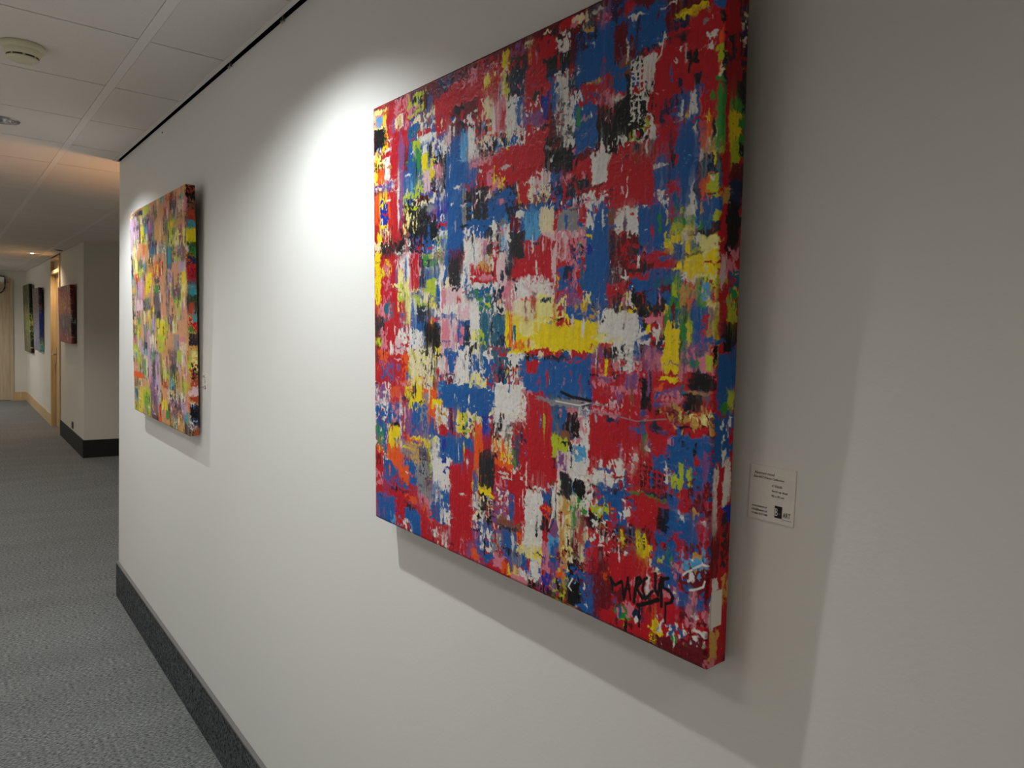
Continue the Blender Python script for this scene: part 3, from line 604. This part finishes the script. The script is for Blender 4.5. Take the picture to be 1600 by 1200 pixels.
    "912,265,924,276Rd 901,301,937,318Rb 929,268,941,305Ss 889,312,945,348Md 889,313,907,324Wd 897,325,910,342Wd 907,323,924,345Mb 924,323,941,349Gt "
    "910,348,934,363Gb 927,350,949,365Gd 940,292,956,355Wb 931,301,945,339Bb 956,341,963,397Ss 955,278,997,300bb 971,282,988,297Td 974,299,996,332gb "
    "963,303,981,328Od 991,288,997,320Ts 954,301,965,332bd 960,329,999,369Bb 964,330,975,353nt 965,354,991,380Bb 967,370,983,381Gd 913,363,933,378gb "
    "897,385,926,404Yb 916,375,929,401Yb 901,377,909,385gd 933,375,996,382kh 938,373,961,379Nh 931,377,966,399Wt 932,386,953,429Yb 951,389,967,430Ts "
    "953,400,967,422gs 964,385,999,415yb 975,402,984,413Gt 958,413,1000,431Yb 932,414,958,429Yb 944,427,996,442yb 933,433,961,450Wb 936,444,961,458Rb "
    "919,387,939,417Bb 983,365,1000,379kb 987,349,997,363gb 803,370,853,442rd 812,378,839,403Rt 840,376,869,425kd 861,386,882,398Pb 867,399,910,415Rh "
    "885,412,922,425Rh 860,427,935,442Bh 832,429,875,439Rh 835,414,854,422Rb 804,423,830,437Wt 833,438,940,456Bb 886,439,931,455Th 899,451,919,462rd "
    "805,441,828,466Rb 811,443,827,454Pt 806,464,834,485kd 828,458,842,473Wd 834,469,848,493yd 848,461,872,489Kd 871,458,917,480Bb 872,479,877,493Yd "
    "877,474,903,493kd 917,440,936,494Gs 919,441,929,467gs 936,456,964,486nd 946,467,960,490Os 964,442,982,490Gb 973,444,986,475Sb 982,442,997,464gd "
    "981,468,996,490yd 961,484,992,494Bb 905,478,913,494Yb 2,695,77,814Wd 9,715,63,755Bd 70,696,128,754Bb 77,689,128,699Rb 83,747,122,760Kb "
    "96,714,122,740Pd 15,747,70,820Bd 8,763,43,816Gd 70,759,96,821Ys 93,756,125,801Yb 96,785,112,795Te 125,693,137,820Ws 134,697,171,779Md "
    "147,709,171,737Pb 171,682,207,712Yd 159,717,252,778Md 189,697,247,752Bd 207,696,247,769At 252,674,285,719Ob 263,673,311,696Yb 280,688,332,735Wb "
    "280,686,332,735nt 285,729,332,752Re 332,684,363,747Mb 337,685,348,736rs 363,678,397,743yb 368,681,387,740Ys 387,680,397,741kt 338,740,397,747Rb "
    "397,688,453,739gd 406,690,444,737Cd 416,714,439,747Rd 317,662,488,692Bb 367,660,488,684yt 451,689,475,737Ub 471,703,488,729Bd 453,731,489,763Rb "
    "0,816,49,883Rb 8,816,42,829Ob 7,843,35,863rd 49,824,76,850Cd 146,772,171,797Od 171,770,263,791Yb 177,775,230,784Oh 121,781,153,832Mt 134,794,263,852Ad "
    "165,792,218,829nd 212,792,258,889bs 252,788,269,854gt 241,789,263,892Nt 42,842,140,917Bb 140,829,206,901Bb 63,805,134,841Ob 95,815,140,860Ob "
    "121,843,165,885Ob 201,826,258,909Ad 0,884,42,938Pd 41,896,82,920Rb 82,878,140,907Rd 82,904,164,914bh -1,912,158,939Rb 164,883,206,911Rb "
    "164,904,252,944Rb 146,910,206,926Ob 212,901,264,922Pd 6,934,101,1001Bb -1,967,20,1001Md 20,934,120,1004Bd 101,953,114,969Ue 81,973,133,1006Sd "
    "108,908,164,999Rd 146,934,189,953kd 146,943,218,972Bb 170,947,224,1000Bb 146,974,176,996Wd 224,924,264,967Od 235,949,252,961Ye 263,762,296,797yd "
    "269,775,348,886Wb 291,777,338,809Wt 307,795,322,812Ub 307,824,323,833Ub 291,751,388,799Bb 309,757,322,786Ub 343,778,398,800Bh 368,746,426,774Bb "
    "269,862,302,948Bs 299,861,307,947Ws 302,867,338,920Bb 307,883,344,918Wt 307,913,344,942Wb 385,767,426,806Rb 338,801,398,932Rb 378,819,412,858Ob "
    "408,804,424,871Ys 403,811,417,838gs 426,708,453,773Ob 426,740,458,810Ob 435,767,454,816Os 440,807,481,856Yb 440,807,490,834nd 454,757,489,805kb "
    "467,762,489,799bd 441,850,490,866Kb 389,850,427,968Rs 399,871,427,939Od 218,946,369,1018Rb 264,965,339,995Wt 318,948,379,1001Pt 379,950,399,970Yb "
    "339,926,446,997Rb 369,923,446,993Pt 409,918,446,986Md 419,970,447,990Ob 427,866,450,921Wd 441,861,491,915Cd 446,866,491,909Kd 446,914,491,980Bd "
    "451,925,491,957Wd 591,538,744,551yh 528,541,584,568Yb 536,540,584,555Os 682,539,712,553kd 592,553,685,567Rb 709,538,756,563Rb 529,565,592,590Wb "
    "487,562,537,626Td 500,587,537,618bd 537,575,585,623Wd 541,580,585,610kt 569,568,761,631Bb 588,568,614,581kd 588,576,622,597Rb 626,581,637,615Rd "
    "633,593,651,605Rb 636,563,699,572bh 644,570,686,584rb 655,572,686,593kt 689,571,703,612Ps 709,570,726,599Rd 713,606,733,622Rt 726,576,758,611rh "
    "726,589,758,607bh 756,566,762,634Ub 699,550,709,562Cb 622,558,638,577Cb 761,569,806,647Rb 760,545,805,589Rb 763,548,787,569Md 764,582,800,606Pd "
    "793,549,822,568kd 806,568,823,640Pt 808,576,823,597kt 488,627,586,708Wb 501,662,578,683pb 501,672,578,683Ch 554,652,578,675nd 488,646,500,677Bb "
    "488,696,543,727Wb 488,706,543,732Kd 543,697,559,707kb 551,705,575,728Nb 552,724,591,765Bd 587,630,657,796Rb 574,630,608,638Ph 556,689,587,780Rb "
    "571,698,587,728bt 552,721,572,779ds 583,711,610,731bt 657,625,705,719Tb 660,649,702,709Bs 638,625,663,651Nt 620,640,714,652Ah 680,627,752,638Kh "
    "663,637,753,650Ah 734,638,756,651kb 753,631,824,647pt 753,647,825,658Ph 748,656,826,730Rb 767,677,776,699bb 793,658,819,666bb 785,676,814,693pt "
    "701,650,728,677Pb 703,662,755,762Wb 708,663,728,681kb 705,672,736,704Kb 715,662,741,685Pd 695,679,709,702bd 716,703,735,717Pd 710,716,729,725Kd "
    "729,702,737,730Kd 716,712,749,739Sb 716,721,749,739Wt 678,685,706,722Nd 651,717,672,746yb 661,705,703,747gb 661,701,689,739gs 651,743,673,765rb "
    "673,732,707,783pb 676,737,703,760Mt 619,751,633,795Ps 626,778,656,797gb 648,782,673,794Nb 652,747,659,790gb 489,737,543,755yd 498,746,552,798Od "
    "515,756,548,794Yt 544,748,556,784Gt 489,766,502,798kd 490,794,553,851Rb 498,805,532,816Wt 687,768,715,812kb 716,767,747,806Ke 708,783,724,795bd "
    "750,756,828,778Wb 757,770,775,801kt 756,727,810,753Rd 756,724,810,757Wt 778,765,829,789Bd 808,496,852,583Wb 807,519,833,534yb 808,548,822,567kd "
    "825,548,839,567Kt 820,563,831,573Rb 809,571,862,581Pd 823,483,843,508Yd 843,484,861,496Kb 862,484,908,516kd 883,496,909,520Rd 875,496,896,516Pd "
    "849,492,865,565Bb 863,510,878,538Bb 863,512,907,536Wt 858,532,879,542Wb 869,542,910,576Mb 877,556,911,573Pd 897,520,907,541bd 853,541,871,553kd "
    "906,484,938,517Gs 918,484,935,517Tb 907,513,939,576Yb 910,515,915,574gs 925,519,927,574ns 939,484,967,576Ts 938,496,957,538Gs 948,500,955,530gs "
    "961,485,991,541Bb 973,496,984,522Rd 953,530,985,548Md 985,485,1000,568ns 991,496,1001,566gs 990,522,998,555Rs 949,548,995,571Pd 954,556,986,569Gt "
    "982,551,993,570gb 865,578,916,592Rb 911,574,996,591Rh 904,584,936,600Yb 924,599,932,607Ye 879,590,939,606Rb 939,592,952,611Tb 955,574,998,597kb "
    "948,587,960,603Rb 951,600,988,605nh 949,606,979,625Kb 942,607,956,630bd 892,603,907,633Bb 894,599,904,605Od 907,601,937,613Mb 910,611,942,623Pd "
    "863,587,876,622Ke 871,605,887,637Kb 890,634,903,642Kb 810,585,865,616Pd 832,584,862,607Mb 818,592,827,630Rb 811,610,822,665Md 828,612,866,641Pd "
    "828,615,890,660Rb 861,618,869,643Mt 864,640,877,647Bb 918,624,942,636bd 903,629,933,641nt 828,647,898,658Pt 862,653,912,675bb 868,658,886,677Bs "
    "888,654,909,664kb 926,629,998,648nd 926,637,999,671rd 931,636,998,663nt 938,634,998,644yt 948,646,976,667Rd 981,649,999,671nd 986,664,993,671gb "
    "812,661,820,691bd 821,660,868,734Rb 868,675,879,700Gb 879,673,925,704Rb 866,683,887,699Nb 824,702,838,713Md 915,668,1000,714Bb 912,677,935,683Pt "
    "930,671,949,694kt 982,671,1000,709Mt 920,692,933,702Rt 813,713,822,738Wd 850,702,866,731Wt 867,715,921,725Rm 890,703,945,721Bb 911,704,945,720Km "
    "936,708,946,718gb 489,776,548,802Od 490,788,589,835Rb 494,809,532,824Pt 490,834,546,913Md 507,836,537,854Wd 542,831,558,911Bb 490,850,545,882Rt "
    "504,882,578,902Nh 508,897,574,910kh 558,808,593,887Rb 562,859,586,900Rd 593,811,628,891Wb 623,800,638,849rs 619,802,649,807kh 638,795,674,831Bb "
    "631,834,661,865Ob 643,845,661,869Rd 590,845,639,925Wb 591,905,640,920Wt 636,853,657,883kb 660,800,678,877kb 664,795,674,872Ws 677,779,684,845Ws "
    "681,778,692,873Cs 661,852,682,886Mb 686,808,717,974ns 692,813,712,864nb 685,834,699,855Rb 700,839,720,910yd 687,768,714,808kb 715,767,749,806Ke "
    "708,784,725,800Sd 712,800,751,825Gd 712,801,735,822Ct 716,820,726,860Gs 726,824,746,870Ns 742,807,764,825Wd 745,825,764,852rb 761,805,800,819gb "
    "788,787,803,815gb 770,815,783,829gd 758,820,777,849Kb 768,819,792,841Wt 777,823,792,838Ks 776,767,811,798Bd 800,763,829,822Bd 803,768,829,794rt "
    "751,780,776,804Wt 762,746,811,768Wb 750,764,775,777Wd 789,827,798,840Yd 765,831,831,873Wt 777,831,831,858Km 784,841,819,867At 513,906,583,943Bb "
    "491,922,517,970Ad 567,900,583,931Ob 522,930,595,966Bb 534,941,575,951Kh 587,930,611,970Bd 607,929,637,984Wb 567,923,640,943yb 618,912,640,937Yb "
    "492,963,535,989Pb 518,971,547,995Ob 539,972,572,993Yb 572,970,607,988Wb 548,986,611,1004Pb 600,981,611,999Kb 612,983,642,998Kd 644,882,658,921Rb "
    "641,901,662,960Pb 658,881,686,920Sb 662,895,687,944Bb 641,937,684,991Md 638,961,660,986Ud 674,908,688,981Mt 680,911,694,926rd 681,940,698,959Od "
    "688,922,712,970gt 707,863,747,943Cd 711,868,741,943Kd 720,863,740,904rd 734,864,753,915Cs 749,852,759,875Cb 733,854,759,877Rd 708,921,735,942Kb "
    "702,932,735,955Bd 702,944,745,991Ke 712,950,729,966St 674,963,709,1002gd 674,963,709,1002Kt 653,986,675,999Kb 710,987,736,997nd 750,872,785,908Bb "
    "738,916,773,944rd 742,928,783,956Bd 751,886,815,922Rb 766,873,832,922Rb 766,892,785,920rs 784,875,794,884Wd 807,909,819,920Od 739,937,816,974Bd "
    "755,932,834,977rd 730,979,781,1002Bb 756,981,775,992Wd 762,948,817,997rb 813,911,833,937Rb 814,707,831,763Wd 820,731,840,766Wb 830,703,869,732Rb "
    "850,714,867,739Wd 865,717,917,762Rm 870,717,914,756Rm 891,704,928,728Bb 914,702,929,744Wm 926,691,983,746Bb 941,708,949,748gb 929,726,937,746gs "
    "956,714,965,739gs 965,693,974,735Rt 929,734,942,742gb 983,694,992,739Ms 815,761,849,778kd 816,764,861,833Bd 850,764,872,819Rd 825,790,850,833Wt "
    "871,761,923,769bh 915,756,930,764Kb 877,767,918,774Gh 867,771,909,819Rb 904,782,925,815Kb 890,784,898,791Kb 924,758,943,818Bb 943,743,962,782Rb "
    "957,735,989,766rd 963,767,995,792rd 967,774,979,783nd 942,780,982,831Bb 944,782,958,790Wt 970,787,993,795Wt 978,790,996,836Rb 935,808,957,847Rb "
    "945,809,964,821Bb 960,821,983,837rd 817,828,851,856km 845,821,897,834rm 884,821,925,838rd 900,820,925,834Bb 921,827,941,864Bb 851,832,868,858Td "
    "863,831,884,863Yb 874,843,895,870Yb 871,833,876,863gs 818,856,846,878rd 829,856,841,873Wt 890,856,906,869Rb 819,868,901,905Rb 894,872,909,889Cd "
    "903,853,921,869gb 922,844,934,867Gs 907,869,937,885Bb 923,867,945,912Bb 941,843,956,871Rd 956,844,995,859Sd 970,835,988,845nb 965,844,995,854Wh "
    "980,848,995,860Bh 952,860,971,875Wt 961,856,989,879nd 952,860,999,895rb 966,867,975,879Wb 952,876,967,896Bb 937,864,952,888Pd 943,899,981,923Pd "
    "974,890,997,915Bd 972,895,981,911Pb 876,897,902,924Pd 768,880,903,922Rb 902,847,946,880Bd 731,936,782,1002Bd 746,929,796,960rt 777,923,813,982rd "
    "783,882,802,928rd 794,915,810,969rb 805,906,824,918Od 851,906,865,916Pd 878,905,901,927Pd 891,920,908,930Pb 916,904,936,915Pb 811,950,866,974Rd "
    "821,957,858,996Gb 823,960,837,978Tb 836,979,858,993gs 844,950,875,968Pd 867,954,892,971bd 880,917,1002,969Rb 941,899,993,922Bb 971,890,982,912Pb "
    "936,900,956,919Wt 966,918,994,933Pd 972,921,987,930Wt 897,954,912,973Yb 900,969,912,996Yd 912,959,958,975Bd 912,953,988,979Wt 935,967,947,990Gb "
    "958,931,1001,1003rd 965,941,988,954Pt 732,995,783,1020rb 747,992,783,1003Bd 783,976,901,1008Rb 818,994,906,1012rh 899,979,1002,1015rb "
    "951,859,998,894rd 962,847,997,861Sd 966,866,975,879Wb 992,959,996,970Ws 941,862,954,873Pd 754,330,790,483Bb 855,332,904,398Bb 621,572,759,634Bb "
    "845,64,894,100Bb 707,68,794,118Bb 926,215,955,313Bb 332,181,378,303Bb 304,638,498,686Bb 543,358,654,424Rb 501,184,630,236Rb 878,104,922,181Rb "
    "962,138,985,219Rb 775,254,880,325Rb 598,648,662,811Rb 757,661,823,724Rb 345,801,420,962Rb 870,767,901,812Re 594,814,637,925Wb 751,235,785,287Wb "
    "810,334,847,365Wb 786,488,860,531Wb 492,629,576,681Wb 611,510,772,553Yb 908,503,934,578Yb 943,406,997,436Yb 169,571,265,650Cd 790,165,862,216Kb "
    "651,209,705,249Kb 697,662,729,692Kb 690,771,716,805kb 716,766,748,806Ke 701,951,743,991Ke 866,588,886,639Kb 946,605,978,629Kb 954,576,994,598Kb "
    "903,781,927,812Kb 236,513,304,562Kb 8,58,59,101Kb 170,242,246,331Kd 332,372,370,427kb 442,765,494,836kb 535,343,580,385kb 829,111,861,205Wm "
    "868,726,918,760Rm 824,834,884,855Km LW,3,955,873,962,866,971,861 LW,3,968,892,980,887,991,880,994,871 LW,3,973,858,989,848,997,848 "
    "LK,6,811,920,816,929,816,938 LK,5,812,919,822,929,829,923,836,918 LK,5,836,918,838,929,839,938 LK,5,841,946,849,908 LK,5,848,909,855,942 "
    "LK,4,843,929,853,925 LK,6,862,944,867,905,873,901,876,906,867,919,879,932 LK,5,888,897,882,902,879,918,885,932,899,915 LK,6,904,887,904,911,910,917 "
    "LK,6,910,914,915,889,917,932 LK,5,929,886,919,891,920,903,932,905,938,912,935,921,925,926 LK,5,919,889,929,885 LK,7,870,947,887,938,910,925 "
    "LK,4,874,946,874,980 LK,4,924,925,925,956 LW,2,672,643,730,645,757,638 LA,1,739,653,810,653,858,657,915,647 LA,1,753,638,797,640 "
    "LK,5,684,626,711,632,757,635 LW,2,873,143,875,127,887,117,893,87 LK,2,675,847,665,869,654,881 LW,2,674,794,671,833,658,873 "
    "LW,3,722,947,712,964,719,969 1000,73,1044,1002Rs 1000,73,1022,139Rs 1013,90,1040,123Rb 1026,73,1044,123bs 1031,81,1040,123Cd 1000,123,1044,181kd "
    "1009,148,1035,198Rb 1022,173,1044,224kb 1009,198,1035,245Gb 1009,215,1035,275Yb 1013,253,1035,292gb 1033,215,1044,275Gd 1031,258,1044,275Kb "
    "1013,287,1044,309rb 1013,305,1040,343bb 1000,318,1013,343nb 1013,335,1040,413Kb 1009,352,1026,413Kb 1040,283,1044,413kd 1000,409,1015,457pb "
    "1015,404,1040,448Pd 1022,439,1044,475Td 1018,453,1040,501gd 1026,457,1040,484Gd 1004,448,1018,519Rb 1009,501,1042,544Kb 1000,542,1044,627Bb "
    "1004,555,1031,627Bs 1009,614,1035,632Gb 1026,600,1040,627gb 1000,627,1044,710Bb 1013,645,1035,673Wt 1031,627,1044,710Rt 1004,673,1018,710Bs "
    "1009,700,1026,756Rb 1018,682,1026,710Ws 1026,700,1040,756Ws 1022,728,1035,774Wb 1000,710,1011,802Ws 1022,765,1044,793Ub 1013,774,1031,831Rs "
    "1026,774,1035,868kd 1031,802,1044,840rd 1000,802,1018,868rs 1004,864,1018,906Wb 1000,897,1013,944Wb 1022,859,1044,897Rd 1026,868,1044,925nd "
    "1013,906,1044,954Rb 1004,916,1018,935Cb 1004,940,1026,992nb 1022,954,1044,992Rb 1000,988,1013,1012Pd ")
SMALL = ("-20,-20,1020,1020Fb -20,28,1020,1020nd -20,12,147,45yd 3,26,154,209Vb 149,13,290,34bb 66,14,212,28Kd 276,3,409,54gs 334,45,545,85Md 423,28,762,89Fb "
    "409,40,713,73nt 664,52,762,89Ib 742,35,989,53Fd 718,17,926,32Id 838,3,948,32Fb 926,32,990,55qd 764,41,879,77Db 713,60,743,103Ws 879,58,987,90Cd "
    "760,87,898,121zd 899,92,985,127Nd 542,58,659,167Fs 406,50,558,90kd 299,79,445,133qb 358,65,499,172Ms 271,60,390,88bd 75,75,205,104bb 94,55,208,76Vt "
    "54,103,202,139Vd 195,62,235,168Ks 225,44,264,79Cs 226,88,295,168Ys 277,143,366,191gd 339,139,383,163Wd 368,138,468,171kd 499,88,553,173ns "
    "658,99,720,169kd 730,117,848,221gb 757,123,828,147Yb 802,154,843,181Hb 565,130,656,181Fd 641,170,753,201nb 752,185,846,222yd 752,191,845,219Kt "
    "870,147,936,236Nb 896,139,993,162Pd 958,154,990,241ys 847,156,903,228ys 66,146,165,175Gd 59,171,142,284ys 145,165,272,240Fb 271,177,361,260Fs "
    "273,183,333,225Os 375,182,543,289bs 405,202,517,249Tb 532,201,700,246Cb 559,196,701,241Ad 697,218,794,318Tb 722,224,771,299qs 795,227,842,291kd "
    "865,245,942,278Db 829,274,930,289gd 931,241,985,300Nd 9,191,52,228Ws 1,228,53,318ds 455,243,668,375Fb 484,282,644,309Od 777,298,881,384Fb "
    "883,296,992,340Vb 154,247,265,290Ds 52,253,152,312ys 150,288,261,331gd 64,309,164,342Ob 454,293,642,336Ib 484,281,644,300Od 467,308,589,335Rd "
    "259,314,320,356Md 274,329,349,350Rd 302,317,434,415Yb 347,352,406,380Kt 327,408,444,429nb 478,342,573,371ks 488,375,557,412Gb 556,376,583,419ks "
    "467,419,603,519Ds 464,492,600,526kb 579,363,682,532Fb 675,338,808,433Ds 714,342,786,395Vd 679,429,753,532Nd 794,402,920,439Db 804,433,918,457Gb "
    "813,457,893,519gd 912,339,993,423ys 924,339,989,387Yb 738,440,810,608Fb 856,348,923,403Nd 108,352,268,432Pb 124,359,237,432Vs -7,321,96,369qd "
    "2,407,87,433Td 49,439,261,490pb 29,441,64,520zd 245,438,337,491ks 276,441,322,491Ad 256,495,287,520Wb 246,520,277,545Wb 8,497,77,535kb "
    "124,527,173,564Gb 84,557,183,646gs 118,586,200,608Yb 171,491,250,644Fs 16,565,102,626bd 10,626,113,664Pd 348,492,464,526Yd 336,471,424,485bd "
    "403,512,488,581Vs 250,555,371,584Td 277,570,308,649As 320,582,423,688Vs 365,603,452,673Cs 485,526,671,626gb 514,532,647,599Yb 534,612,614,680gs "
    "699,512,772,589Ds 725,519,761,544Vs 783,537,842,594ys 841,531,986,604Fb 667,588,860,671Fb 613,630,715,676nd 790,593,882,668As 872,604,971,634Pb "
    "881,628,970,664Cd 728,481,823,512Fb 914,488,968,525Pd 957,423,989,602Fs 407,637,450,672Wd 362,645,449,687bt 240,642,317,692bb 160,626,225,696Vs "
    "6,663,126,701gd 14,685,103,717yd 21,705,83,729qd 97,682,166,811gb 172,679,254,702Vs 238,677,318,707qb 222,707,311,809Cs 222,723,279,806Gs "
    "312,674,389,822Vs 407,689,452,736Gs 385,728,475,837bd 397,806,515,839Bd 430,754,546,818bs 458,689,544,918Vb 549,686,604,805zs 593,682,738,757Fb "
    "602,750,708,792gs 712,657,837,783Ds 735,722,834,782ks 838,659,932,717gs 880,698,972,829Fb 806,744,902,849ns 901,783,980,828gb 704,784,793,838qb "
    "758,769,807,795gd 598,792,692,840Ib 566,834,701,890Fb 673,838,955,891Cd 699,844,955,883kt 673,867,776,877Ch 709,870,941,936Md 771,889,892,969kd "
    "926,902,994,953qb 917,872,963,914Vs 830,918,902,991Fd 768,947,817,1004Wb 815,960,980,1012nd 934,950,1020,1001ks 562,888,671,933Yb 501,914,558,1014Os "
    "557,935,639,1012Fs 641,930,707,968Gb 623,968,716,1020ns 703,952,793,1013kd 356,844,492,999Ms 372,875,448,963Ds 442,934,501,1014Ns 410,979,499,1013Kd "
    "5,755,129,803Pd 15,819,104,871Nb 104,821,173,860Ms 179,824,334,874Fb 336,806,382,832Pb 7,881,132,945qb 18,885,124,913Tb 97,871,200,938Yd "
    "195,864,356,1016gb 227,895,308,1002Gd -1,946,192,1020gb 37,947,143,991Kt 106,951,225,1014Yd 189,975,272,1014Fb 269,993,410,1020Yb 269,987,499,1020Kt "
    "-5,1006,189,1020qt LO,29,11,811,209,811 1000,0,1035,510kb 1000,0,1035,61Kb 1007,10,1032,26Id 1000,51,1035,117Nd 1004,92,1032,133Ib 1014,122,1032,168Rd "
    "1004,128,1035,163Id 1005,135,1035,176qb 1000,163,1035,265gb 1000,168,1035,224Yb 1000,219,1035,286Hb 1007,245,1032,276Gd 1000,276,1035,316Id "
    "1007,286,1035,301bd 1000,306,1035,388Rb 1010,327,1032,357rd 1000,372,1035,439kb 1004,388,1032,434qb 1000,439,1035,490Hd 1004,459,1021,510Ib "
    "1000,510,1035,577Rd 1014,505,1035,541qd 1000,561,1021,592Gd 1000,582,1035,633kb 1000,633,1035,765nb 1010,653,1028,735yd 1000,714,1035,837Id "
    "1014,714,1035,765kd 1004,796,1032,837pb 1000,837,1032,857Ib 1000,862,1018,883Wb 1000,867,1035,969bb 1004,878,1028,929Kb 1000,939,1021,969Wt "
    "1018,959,1035,995Id ")

def dabs(seed, n, pal, w0, w1, h0, h1):
    r = random.Random(seed); out = []
    for _ in range(n):
        x, y = r.uniform(0, 1000), r.uniform(0, 1000); w_, h_ = r.uniform(w0, w1), r.uniform(h0, h1)
        out.append('%d,%d,%d,%d%s%s' % (x-w_/2, y-h_/2, x+w_/2, y+h_/2, r.choice(pal), r.choice('sssbd')))
    return ' '.join(out)
UNDER = dabs(3, 420, 'FFFFnnIVVPDDAdgzyYqTbkKCGOM', 18, 60, 30, 110)
OVER = dabs(4, 330, 'FnCVpPDAgzYqbkkKCGW', 7, 22, 14, 60)
head = SMALL.split(' ', 2)
SMALL = ' '.join(head[:2])+' '+UNDER+' '+head[2].strip()+' '+OVER
big = canvas('abstract_painting', 'large red, blue, white and yellow abstract canvas, signed in black, nearest on the wall', .8834, .8715, .0388,
             (-.0099, .9833, 1.1956), .034, BIG, 1150, 7, 1.15, .0006, rough=.45, smear=.0)
# blank paper sticker low on its near side
link_mesh('paper_sticker', boxes((-.0345, -.0135, -.8834/2-.0022, -.8834/2-.0012, .052, .098)), M_paper, big)

small = canvas('abstract_painting', 'smaller vertical-dabbed canvas of salmon, lime, teal and purple left of the large painting', 1.0238, .9595, .0359,
               (-.01, 3.4852, 1.1683), .0256, SMALL, 640, 11, .62, .0006, rough=.45, smear=.45)

# three canvases far down the corridor, on the further wall
def far_canvas(label, y0, y1, z0, z1, depth, spec, seed):
    W = y1-y0; Hh = z1-z0
    return canvas('abstract_painting', label, W, Hh, depth, (XB-.008, (y0+y1)/2, z0), .022, spec, 200, seed, .5, .0008, rough=.5, gap=.0075)
P3 = "-20,-20,1020,1020Nb -20,-20,1020,540Nb 0,0,1000,540Fd 0,60,900,520Id 200,200,700,480nt 300,260,600,420nt 0,0,1000,120Dt -20,500,1020,1020Db 0,560,1000,800Dd 0,600,1000,900Nt 200,700,800,980rt 1000,-20,1200,1020kb 1000,0,1200,500rd 1000,600,1200,660Wt 0,850,1000,1000Id"
P4 = "-20,-20,1020,1020Db 0,0,1000,1000Ad 0,0,1000,400Dd 0,100,800,420Nt 0,400,1000,1020Ab 0,450,1000,900dd 100,600,900,1000St 100,500,900,900Vt 1000,-20,1200,300kb 1000,300,1200,700bb 1000,400,1200,800Ud 1000,500,1200,1000bd 1000,840,1200,1000qd 1000,860,1200,930gt"
P5 = "-20,-20,1020,1020Hb 0,0,1000,1020zd 0,0,1000,400kd 200,400,900,900zd 300,300,600,500nt 0,700,1000,1000Dd 1000,-20,1200,1020Kb 1000,300,1200,900Hd 1000,400,1200,800gt 1000,500,1200,600yt"
far_canvas('copper and plum canvas on the far wall between black skirted corner and wooden door', 10.20, 11.36, 1.310, 2.02, .05, P3, 21)
far_canvas('bluish narrow looking canvas just beyond the wooden door frame', 13.80, 14.75, 1.075, 2.09, .05, P4, 22)
far_canvas('dark green canvas furthest down the corridor near the end wall', 15.35, 16.55, .985, 2.20, .05, P5, 23)

# ---------------------------------------------------------------- information cards
def card(label, y1, y0, z0, z1, detailed=True):
    t = thing('information_card', label, 'label', (0, (y0+y1)/2, z0))
    W = y1-y0; Hh = z1-z0
    link_mesh('card', boxes((-.0016, -.0002, -W/2, W/2, 0, Hh)), M_paper, t)
    Y = lambda u: W/2-u*W
    Z = lambda v: Hh-v*Hh
    X = -.0018
    L = [('Abstract rood', Y(.09), Z(.165), Hh*.072, .98, 0), ('BaarART Private Collection', Y(.07), Z(.235), Hh*.056, .98, .3),
         ('www.baarart.nl', Y(.07), Z(.775), Hh*.055, .92, 0), ('info@baarart.nl', Y(.07), Z(.845), Hh*.055, .92, 0), ('+31(0)6 2217 7480', Y(.07), Z(.915), Hh*.05, .85, 0)]
    for l_ in L: text_mesh([l_], 'printed_line', M_ink, t).location.x = X
    L = [('\u20ac 950,00', Y(.50), Z(.36), Hh*.058, .95, 0), ('Acryl op doek', Y(.50), Z(.45), Hh*.058, .95, 0), ('90 x 90 cm', Y(.50), Z(.54), Hh*.058, .95, 0), ('ART', Y(.775), Z(.865), Hh*.125, .62, 0)]
    for l_ in L: text_mesh([l_], 'printed_line', M_ink, t).location.x = X
    link_mesh('logo_box', boxes((-.0019, -.0016, Y(.75), Y(.59), Z(.90), Z(.685))), M_ink, t)
    o = text_mesh([('B', Y(.595), Z(.865), Hh*.20, .55, 0)], 'logo_letter', M_paper, t); o.location.x = -.0021
    o = text_mesh([('aar', Y(.668), Z(.835), Hh*.075, .62, 0)], 'logo_letters', M_inkgrey, t); o.location.x = -.0021
    link_mesh('logo_underline', boxes((-.0019, -.0016, Y(.97), Y(.76), Z(.915), Z(.908))), M_inkgrey, t)
    return t
card('small white printed card with a black logo box, right of the large painting', .5251, .464, 1.3862, 1.4537)
card('tiny white printed card on the wall just right of the smaller painting', 2.975, 2.914, 1.3455, 1.413)

# ---------------------------------------------------------------- far small fittings
t = thing('wall_outlet', 'small dark outlet on the far wall just above the black skirting', 'outlet', (XB, 10.57, .235))
link_mesh('face_plate', boxes((-.010, 0, -.05, .05, 0, .085), bev=.003), mat('dark_grey_plastic', '#3c3b39', rough=.5, noise=(40, .05)), t)
link_mesh('socket_insert', boxes((-.014, -.009, -.022, .022, .02, .066), bev=.002), M_blackp, t)

t = thing('wall_box', 'pale box with a looping black cable high on the end wall', 'wall box', (.085, YE, 2.19))
link_mesh('box_body', boxes((-.13, .05, -.08, 0, .06, .17), bev=.008), M_white, t)
bm = bmesh.new()
tube(bm, [(.055, -.02, .17), (.062, -.03, .08), (.06, -.03, -.02), (.035, -.03, -.09), (-.01, -.03, -.13), (-.06, -.03, -.14), (-.11, -.03, -.12)], .011, 8)
link_mesh('cable', bm, M_blackp, t, True)
link_mesh('top_cover', boxes((-.135, .055, -.085, 0, .17, .185), bev=.003), M_blackp, t)
